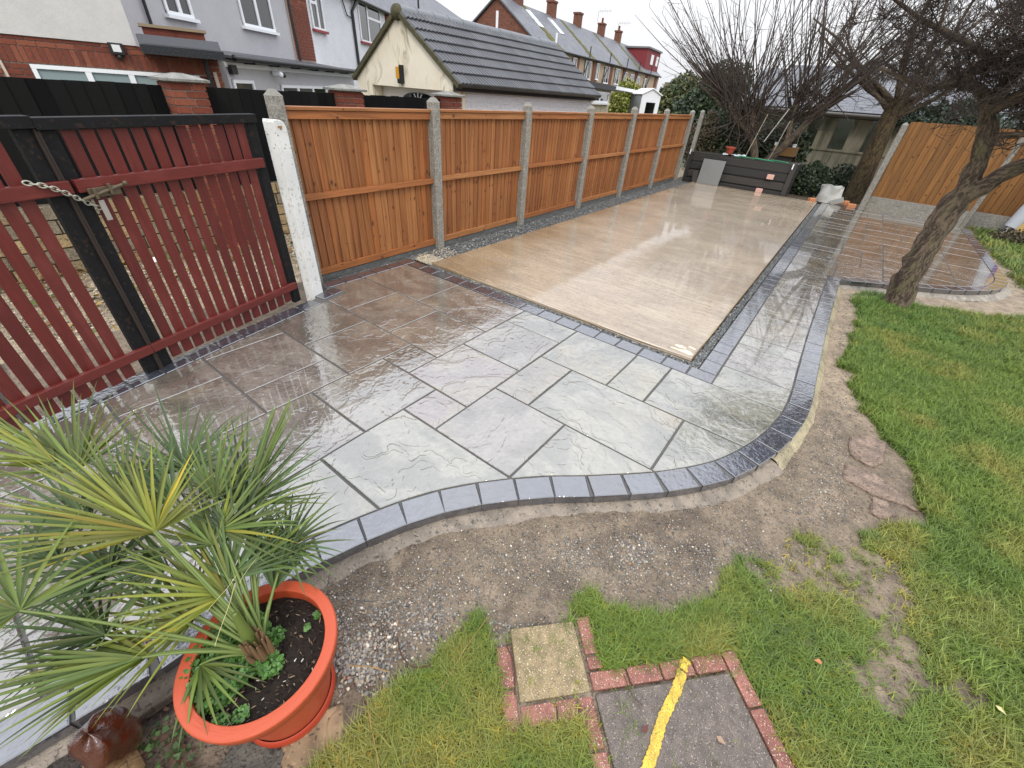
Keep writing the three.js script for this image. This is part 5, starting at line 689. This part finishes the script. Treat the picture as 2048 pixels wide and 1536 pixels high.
// ---------------------------------------------------------------- foreground
const ro = mulberry(606);
const speckle = (base, chips, seed, dens) => tex(512, 512, (u, v) => { const a = fbm(nz, u * 12 + seed, v * 12, 4, 12, 12), c = nz2(u * 96, v * 96, 96, 96), d = nz(u * 150 + 3, v * 150, 150, 150); let k = base.map(q => q * (.78 + .44 * a)); if (c > dens) k = chips[0]; else if (d > dens + .04) k = chips[1]; return k; }, true, [.3, .3]);
const chipBump = tex(512, 512, (u, v) => { const c = nz2(u * 96, v * 96, 96, 96), d = nz(u * 150 + 3, v * 150, 150, 150); return .3 * fbm(nz, u * 40, v * 40, 3, 40, 40) + (c > .72 ? .5 : 0) + (d > .78 ? .2 : 0); }, false, [.3, .3]);
const creamSlab = std({ map: speckle(c8(138, 121, 90), [c8(186, 172, 138), c8(96, 80, 56)], 2, .78), bumpMap: chipBump, bumpScale: .003, roughness: .7 }), darkSlab = std({ map: speckle(c8(96, 86, 78), [c8(140, 130, 118), c8(58, 50, 46)], 5, .78), bumpMap: chipBump, bumpScale: .0025, roughness: .55 });
const redBrick = [0, 1].map(i => std({ map: speckle([c8(144, 94, 80), c8(130, 82, 70)][i], [c8(190, 158, 142), c8(96, 54, 46)], 8 + i, .78), bumpMap: chipBump, bumpScale: .003, roughness: .6 }));
{
  const at = (name, label, cat, grp, a0, a1, b0, b1, top, mat, r = .006) => { const t = thing(name, label, cat, grp, [0, -.1, -.70], .8037); part('face', shiftUV(bx(a0, a1, -.05, top, b0, b1, r), ro(), ro()), mat, t); return t; };
  at('stepping_slab', 'cream exposed aggregate stepping slab half covered with soil', 'stepping slab', null, -.283, -.008, -.262, -.006, .03, creamSlab);
  const d = at('stepping_slab', 'dark grey stepping slab crossed by a yellow painted line', 'stepping slab', null, .004, .566, .004, .62, .033, darkSlab);
  const inv = (x, z) => { const dx = x, dz = z + .70; return [dx * .694 - dz * .72, dx * .72 + dz * .694]; };
  const yl = (x0, z0, x1, z1, w, y) => { const L = [], R = []; const n = 60; for (let i = 0; i <= n; i++) { const f = i / n, x = lerp(x0, x1, f) + .004 * Math.sin(f * 9), z = lerp(z0, z1, f), j = () => w * (.42 + ro() * .16); L.push(inv(x - j(), z)); R.push(inv(x + j(), z)); } return prism([...L, ...R.reverse()].reverse(), y, y + .004); };
  const yellow = std({ map: speckle(c8(196, 164, 56), [c8(212, 186, 96), c8(110, 90, 58)], 4, .76), bumpMap: chipBump, bumpScale: .002, roughness: .6 });
  part('yellow_line', yl(.243, -.985, .241, -.6, .036, .0335), yellow, d);
  const rb_ = [[.008, .066, -.275, -.13, 'beside the cream slab, outer end'], [.008, .066, -.122, -.076, 'beside the cream slab, inner end'], [.004, .15, -.068, -.006, 'along the dark slab at the cream slab corner'], [.156, .29, -.068, -.006, 'along the dark slab, second from the cream slab'], [.296, .43, -.068, -.006, 'along the dark slab under the yellow line'], [.436, .57, -.068, -.006, 'along the dark slab, beyond the yellow line'], [.576, .636, -.07, .12, 'on the far flank of the dark slab, outer'], [.576, .636, .126, .32, 'on the far flank of the dark slab, middle'], [.576, .636, .326, .52, 'on the far flank of the dark slab, inner'], [-.15, -.074, .004, .07, 'under the cream slab next to the dark slab'], [-.285, -.156, .004, .07, 'under the cream slab at the grass'], [-.066, -.006, .004, .16, 'between turf and dark slab, outer'], [-.066, -.006, .166, .32, 'between turf and dark slab, middle'], [-.066, -.006, .326, .48, 'between turf and dark slab, inner'], [-.352, -.292, -.05, .075, 'on the turf flank of the cream slab, inner'], [-.352, -.292, -.2, -.056, 'on the turf flank of the cream slab, outer']];
  rb_.forEach(([a0, a1, b0, b1, l], i) => { const o = at('edging_brick', 'red edging brick ' + l, 'brick', 'red bricks edging the stepping slabs', a0, a1, b0, b1, .026 + ro() * .006, redBrick[i % 2]); if (i === 4) part('yellow_line', yl(.243, -1.04, .243, -.992, .03, .034), yellow, o); });
  // flat sandstone pieces sunk in the lawn edge
  const fs = [[[1700, 868], [1745, 868], [1775, 885], [1772, 925], [1742, 930], [1700, 905]], [[1692, 925], [1735, 935], [1790, 975], [1840, 1020], [1800, 1005], [1745, 985], [1690, 955]], [[1745, 992], [1775, 1000], [1795, 1025], [1775, 1035], [1745, 1025]]];
  const fm = std({ color: new THREE.Color().setRGB(.3, .215, .16), map: soilMap, bumpMap: soilBump, bumpScale: .012, roughness: .75 });
  fs.forEach((q, i) => { const pts = q.map(([x, y]) => { const p = atY(x, y, -.075); return [p.x, p.z]; }), cx = pts.reduce((s, p) => s + p[0], 0) / pts.length, cz = pts.reduce((s, p) => s + p[1], 0) / pts.length; const t = thing('sunken_stone', ['broad pinkish stone sunk in the lawn edge', 'long pinkish stone tapering into the lawn', 'small oval pinkish stone by the lawn edge'][i], 'stone', 'pinkish stones at the lawn edge', [cx, -.13, cz]); let pp = pts.map(([x, z]) => [x - cx, z - cz]); if (area(pp) > 0) pp = pp.reverse(); { const qq = []; pp.forEach((a, k) => { const b = pp[(k + 1) % pp.length]; for (let e = 0; e < 4; e++) qq.push([lerp(a[0], b[0], e / 4) + (ro() - .5) * .02, lerp(a[1], b[1], e / 4) + (ro() - .5) * .02]); }); part('face', prism(qq, 0, .05, .008), fm, t); }; });
}
{ // terracotta planter and palm
  const PC = [-.873, -.088, 0];
  const t = thing('plant_pot', 'round orange terracotta coloured pot holding the fan palm', 'pot', null, PC);
  const plastic = std({ color: 0xb04a2a, roughness: .5, bumpMap: settBump, bumpScale: .001 });
  part('body', new THREE.LatheGeometry([[0, 0], [.128, 0], [.136, .012], [.14, .05], [.15, .1], [.172, .25], [.19, .34], [.193, .362]].map(q => new THREE.Vector2(...q)), 56), plastic, t);
  part('rim', new THREE.LatheGeometry([[.186, .30], [.1845, .382], [.187, .386], [.217, .388], [.2215, .385], [.2225, .378], [.2165, .338], [.196, .334]].map(q => new THREE.Vector2(...q)), 64), plastic, t);
  part('base_ring', new THREE.LatheGeometry([[.1, .001], [.148, .001], [.152, .008], [.152, .032], [.143, .04]].map(q => new THREE.Vector2(...q)), 48), std({ color: 0xa33a22, roughness: .4 }), t);
  { const g = new THREE.CircleGeometry(.186, 64).rotateX(-Math.PI / 2); const rings = []; const pos = [0, 0, 0], idx = [], uv = [0, 0]; const R = 26, S = 72; for (let i = 1; i <= R; i++) for (let k = 0; k < S; k++) { const a = k / S * 6.283, r = i / R * .187, x = Math.cos(a) * r, z = Math.sin(a) * r; pos.push(x, (fbm(nz, x * 60 + 40, z * 60 + 40, 4) - .5) * .026 + (fbm(nz2, x * 14 + 40, z * 14 + 40, 2) - .5) * .02, z); uv.push(x, z); } for (let k = 0; k < S; k++) idx.push(0, 1 + (k + 1) % S, 1 + k); for (let i = 1; i < R; i++) for (let k = 0; k < S; k++) { const a = 1 + (i - 1) * S + k, b = 1 + (i - 1) * S + (k + 1) % S, c = a + S, d = b + S; idx.push(a, b, c, b, d, c); } const q = new THREE.BufferGeometry(); q.setAttribute('position', new THREE.Float32BufferAttribute(pos, 3)); q.setAttribute('uv', new THREE.Float32BufferAttribute(uv, 2)); q.setIndex(idx); q.computeVertexNormals(); part('compost', q.translate(0, .335, 0), phy({ color: new THREE.Color().setRGB(.02, .015, .012), roughness: .9, specularIntensity: .3, bumpMap: soilBump, bumpScale: .01 }), t); }
  // bits in the compost
  const bits = []; for (let i = 0; i < 260; i++) { const a = ro() * 6.283, r = Math.sqrt(ro()) * .178; bits.push([PC[0] + Math.cos(a) * r, .252 + ro() * .006, PC[2] + Math.sin(a) * r, [.004 + ro() * .008, .002, .0015 + ro() * .002], ro(), ro() < .6 ? [.05, .035, .02] : ro() < .7 ? [.2, .14, .08] : [.45, .42, .36], 1]); } scatter('bark_chips', peb[0], std({ color: 0xffffff, roughness: .8 }), bits, scene, 'brown bark chips lying on the compost in the pot', 'bark chips');
  // weeds
  const wl = new THREE.CircleGeometry(.5, 7).rotateX(-Math.PI / 2), wi = []; const clump = (cx, cz, r, n, h) => { for (let i = 0; i < n; i++) { const a = ro() * 6.283, q = Math.sqrt(ro()) * r, x = cx + Math.cos(a) * q, z = cz + Math.sin(a) * q; if (Math.hypot(x - PC[0], z - PC[2]) > .205) continue; const k = .6 + ro() * .8; wi.push([x, .252 + ro() * h, z, .0065 + ro() * .008, ro(), [.07 * k, .17 * k, .025 * k], 1.2]); } };
  clump(-.96, .06, .12, 2600, .05); clump(-.9, .12, .07, 900, .035); clump(-.83, .0, .035, 320, .03); clump(-.99, .0, .06, 400, .04); clump(-.8, .155, .02, 90, .02); clump(-.775, .115, .02, 80, .02); clump(-.86, -.17, .012, 40, .015); clump(-.845, -.13, .01, 26, .015); clump(-.9, -.05, .03, 90, .02);
  scatter('weeds', wl, phy({ color: 0xffffff, roughness: .5, side: THREE.DoubleSide, transmission: .2, thickness: 0 }), wi, scene, 'small round-leaved green weeds carpeting one side of the pot', 'weeds');

  // palm
  const pm = thing('fan_palm', 'fan palm with many narrow-fingered green leaves in orange pot', 'palm', null, [-.875, .25, .0]);
  const O = V3(-.875, .25, 0);
  const green = phy({ color: 0xffffff, vertexColors: true, roughness: .5, specularIntensity: .7, side: THREE.DoubleSide, transmission: .08, thickness: 0 });
  function fan(hub, ax, nrm, R, n, spread, droop, c0, w = .0056, fuse = .22) {
    const pos = [], col = [], uv = [], idx = []; ax = ax.clone().normalize(); const side = ax.clone().cross(nrm).normalize(), up = side.clone().cross(ax).normalize();
    for (let k = 0; k < n; k++) {
      const f = n > 1 ? k / (n - 1) * 2 - 1 : 0, a = f * spread + (ro() - .5) * .05, len = R * (1 - .3 * Math.abs(f)) * (.85 + ro() * .25), lift = .22 * Math.cos(f * 1.5) + (ro() - .5) * .42;
      const d = ax.clone().multiplyScalar(Math.cos(a)).addScaledVector(side, Math.sin(a)).addScaledVector(up, lift).normalize(), s = ax.clone().multiplyScalar(-Math.sin(a)).addScaledVector(side, Math.cos(a)).normalize();
      const dr = droop * (.5 + ro() * 1.1), yl = ro() < .06 ? 1 : 0, kk = .5 + ro() * .95, hue = (ro() - .5) * .3, cc = c0.map((v, i) => v * kk * (1 + hue * [1, .2, -.4][i]) * (yl ? [1.8, 1.3, .7][i] : 1)), q0 = pos.length / 3, N = 7;
      for (let i = 0; i <= N; i++) { const t = i / N, p = hub.clone().addScaledVector(d, len * t).add(V3(0, -dr * len * t * t * t, 0)); const ww = w * (t < fuse ? lerp(.25, 1, t / fuse) : Math.pow(1 - (t - fuse) / (1 - fuse), .75) + .03), fold = ww * .55; for (const [e, hgt] of [[-1, fold], [0, 0], [1, fold]]) { const v = p.clone().addScaledVector(s, e * ww).addScaledVector(up, hgt); pos.push(v.x - O.x, v.y - O.y, v.z - O.z); const m = e ? 1 : 1.15; col.push(cc[0] * m, cc[1] * m, cc[2] * m); uv.push(e * ww, t * len); } }
      for (let i = 0; i < N; i++) for (let e = 0; e < 2; e++) { const q = q0 + i * 3 + e; idx.push(q, q + 1, q + 3, q + 1, q + 4, q + 3); }
    }
    const g = new THREE.BufferGeometry(); g.setAttribute('position', new THREE.Float32BufferAttribute(pos, 3)); g.setAttribute('color', new THREE.Float32BufferAttribute(col, 3)); g.setAttribute('uv', new THREE.Float32BufferAttribute(uv, 2)); g.setIndex(idx); g.computeVertexNormals(); return g;
  }
  // hubs: pixel and height give the place; tip pixel and height give the leaf's direction
  const dk = [.045, .078, .016], md = [.08, .115, .017], yg = [.14, .155, .018];
  const L = [[494, 1009, .52, 575, 800, .66, .34, 24, 1.45, .06, dk], [500, 985, .56, 612, 745, .74, .36, 14, .16, .02, md], [576, 1093, .42, 640, 985, .46, .22, 22, 2.3, .2, dk], [460, 1158, .44, 530, 990, .55, .28, 18, 1.2, .12, dk], [424, 1091, .5, 430, 860, .62, .33, 22, 1.5, .08, md], [308, 1064, .62, 130, 1010, .7, .4, 26, .75, .05, yg], [312, 1062, .62, 330, 930, .74, .24, 18, 1.1, .08, yg], [219, 1143, .5, 100, 1100, .48, .3, 26, 1.65, .12, dk], [371, 939, .55, 330, 760, .6, .36, 24, 1.5, .1, dk], [156, 939, .62, 90, 800, .72, .34, 24, 1.2, .06, md], [110, 925, .66, -60, 850, .7, .36, 16, .5, .05, yg], [40, 1221, .62, -20, 1120, .68, .3, 20, 2.0, .2, md], [389, 1239, .36, 240, 1230, .36, .33, 24, 1.25, .12, yg], [285, 1315, .42, 60, 1385, .38, .42, 20, .42, .08, md], [300, 1310, .38, 110, 1330, .36, .34, 14, .6, .15, yg], [452, 1190, .42, 330, 1170, .5, .3, 18, .9, .1, yg], [548, 1180, .36, 570, 1080, .44, .24, 10, .6, .05, dk], [440, 1060, .54, 560, 1000, .56, .3, 14, 1.1, .1, md], [400, 1330, .3, 450, 1420, .28, .22, 10, .8, .2, md], [350, 1000, .58, 250, 890, .66, .3, 18, 1.1, .1, dk], [250, 1010, .6, 180, 890, .7, .3, 18, .9, .08, md], [470, 1080, .5, 520, 930, .62, .28, 16, 1.1, .1, dk], [330, 1130, .48, 200, 1190, .44, .28, 18, 1.2, .18, dk], [520, 1130, .42, 610, 1030, .46, .22, 16, 1.3, .15, md], [180, 1050, .6, 20, 1000, .64, .32, 18, .8, .1, dk], [430, 1000, .58, 480, 820, .7, .3, 16, .9, .06, md], [120, 1120, .5, -20, 1090, .5, .3, 18, 1.2, .15, dk], [210, 1270, .42, 60, 1260, .42, .3, 16, .9, .15, dk]];
  const pet = std({ color: new THREE.Color().setRGB(.12, .165, .035), roughness: .55 });
  L.forEach(([x, y, h, tx, ty, th, R, n, sp, dr, c], i) => {
    const hub = atY(x, y, h), tip = atY(tx, ty, th), ax = tip.clone().sub(hub); let nrm = V3(0, 1, 0).addScaledVector(camera.position.clone().sub(hub).normalize(), .6);
    const lf = part('leaf', fan(hub, ax, nrm, R * 1.12, Math.round(n * 1.25), sp, dr, c), green, pm);
    const b = V3((ro() - .5) * .04, .03, (ro() - .5) * .04), e = hub.clone().sub(O), m = b.clone().lerp(e, .55).add(V3(0, .05, 0)); const cv = new THREE.QuadraticBezierCurve3(b, m, e.clone()).getPoints(8);
    part('petiole', tube(cv, taper(9, .0062, .003), 6), pet, lf);
  });
  const fib = []; for (let i = 0; i < 26; i++) { const a = ro() * 6.283, r = .012 + ro() * .022; fib.push(tube([[Math.cos(a) * r * .8, -.01, Math.sin(a) * r * .8], [Math.cos(a) * r, .05, Math.sin(a) * r], [Math.cos(a) * r * (1.1 + ro() * .5), .09 + ro() * .05, Math.sin(a) * r * 1.2]], [.012, .009, .003], 5)); }
  part('trunk', fib, std({ color: new THREE.Color().setRGB(.17, .1, .045), roughness: .9 }), pm);
  const sh = tube([[-.02, .02, 0], [-.03, .12, .005], [-.045, .22, .0]], [.022, .017, .009], 8); part('spear_base', sh, pet, pm);
  // stray dry strands
  const st = []; for (let i = 0; i < 4; i++) { const [q] = wander(V3(-.05 - ro() * .15, .22 + ro() * .1, (ro() - .5) * .15), V3(ro() - .5, -.1, ro() - .5), .16, 8, .25); st.push(tube(q, .0007, 4)); } part('dry_strand', st, std({ color: 0xc8bc84, roughness: .7 }), pm);
}
{ // glossy ornament and clutter in the corner bed
  const t = thing('ceramic_ornament', 'glossy brown ceramic ornament with folded lobes beside the pot', 'ornament', null, [-1.135, -.09, .405]);
  const g = new THREE.SphereGeometry(1, 48, 36), p = g.attributes.position; for (let i = 0; i < p.count; i++) { const x = p.getX(i), y = p.getY(i), z = p.getZ(i), a = Math.atan2(z, x); let k = 1 + .1 * Math.sin(a * 3 + y * 3) + .13 * (fbm(nz, x * 1.8 + 30, y * 2.4 + z * 1.6 + 30, 3) - .5) - .1 * Math.exp(-Math.pow((y - .15 + .35 * Math.sin(a * 2)) * 5, 2)); p.setXYZ(i, x * k * .082, (y * k + 1) * .115, z * k * .068); } g.computeVertexNormals();
  part('figure', g.rotateZ(-.15).translate(0, .05, 0), phy({ color: 0x4a2212, roughness: .22, clearcoat: .8, clearcoatRoughness: .12, bumpMap: settBump, bumpScale: .002 }), t);
  const st = pebbleGeo(12, 2); st.scale(.13, .07, .09); part('stone_base', boxUV(st.translate(.045, .035, .045)), std({ color: new THREE.Color().setRGB(.42, .28, .13), roughness: .8, map: soilMap, bumpMap: soilBump, bumpScale: .006 }), t);
  const w = thing('timber_offcut', 'weathered grey timber offcut lying against the patio edge', 'timber', null, [-1.235, -.1, .33], 1.45); part('block', shiftUV(bx(-.16, .16, 0, .055, -.05, .05, .006), .3, .2, Math.PI / 2), std({ color: 0x6d6256, roughness: .9, map: soilMap, bumpMap: woodBump, bumpScale: .004 }), w);
  const k = thing('stone_block', 'damp grey stone block under the pot edge', 'stone', null, [-.78, -.13, .2], .5); part('block', bx(-.1, .1, 0, .05, -.08, .08, .012), std({ color: 0x5a574e, roughness: .7, map: soilMap, bumpMap: soilBump, bumpScale: .006 }), k);
  const sl = thing('stone_block', 'pale split stone slab piece beside the pot foot', 'stone', null, [-.70, -.115, .02], -.6); part('block', bx(-.075, .075, 0, .035, -.1, .1, .01), std({ color: 0x9a8264, roughness: .8, map: soilMap, bumpMap: rivenBump, bumpScale: .03 }), sl);
  const lw = []; for (let i = 0; i < 520; i++) { const x = -1.0 + (ro() - .5) * .3, z = .28 + ro() * .4; if (Math.hypot(x + .873, z) < .15) continue; const b = .5 + ro() * .9; lw.push([x, -.085 + ro() * .03, z, .012 + ro() * .014, ro(), ro() < .7 ? [.05 * b, .11 * b, .02 * b] : [.12 * b, .06 * b, .03 * b], 1.4]); } scatter('weeds', leafGeo, leafMat, lw, scene, 'ferny green weeds and dead leaves behind the pot', 'weeds');
}
{ // twigs and stems lying about
  const tm = [std({ color: 0x9a7a48, roughness: .8 }), std({ color: 0x4c3426, roughness: .8 })];
  [['dry pale stalk leaning out of the near turf', [[735, 1400], [740, 1440], [750, 1490], [762, 1560]], 0, .0022], ['thin dry grass stem lying across the turf', [[975, 1236], [930, 1300], [880, 1385]], 0, .0016], ['short straw lying on the pebbles', [[694, 1332], [740, 1336], [780, 1345]], 0, .002], ['kinked brown twig among the pebbles', [[795, 1275], [805, 1315], [828, 1335], [862, 1332]], 1, .003], ['dark twig lying on the cream slab edge', [[1012, 1290], [1028, 1330], [1030, 1390]], 1, .003], ['fine black root crossing the red bricks', [[1248, 1352], [1265, 1395], [1285, 1412]], 1, .0016]].forEach(([l, q, m, r]) => { const P = q.map(([x, y], i) => { const p = atY(x, y, -.062); p.y = -.058 + (i % 2) * .006; return p; }); const c = P[0].clone(); const t = thing('twig', l, 'twig', 'stray twigs', [c.x, c.y, c.z]); part('stem', tube(new THREE.CatmullRomCurve3(P.map(p => p.clone().sub(c))).getPoints(12), r, 5), tm[m], t); });
  [[1645, 1326, 'orange fallen leaf on the lawn', [.4, .16, .06]], [1432, 1472, 'pale brown leaf curl on the dark slab', [.3, .2, .13]], [1990, 1410, 'pale yellow leaf on the lawn', [.5, .45, .2]], [1285, 1465, 'dark red leaf scrap on the dark slab', [.1, .03, .02]]].forEach(([x, y, l, c]) => { const p = atY(x, y, -.058), t = thing('fallen_leaf', l, 'leaf', 'fallen leaves', [p.x, -.056, p.z], ro() * 6); const g = leafGeo.clone().scale(.022, .03, .035); part('blade', g, std({ color: new THREE.Color().setRGB(...c), roughness: .7, side: THREE.DoubleSide }), t); });
}
renderer.render(scene, camera);
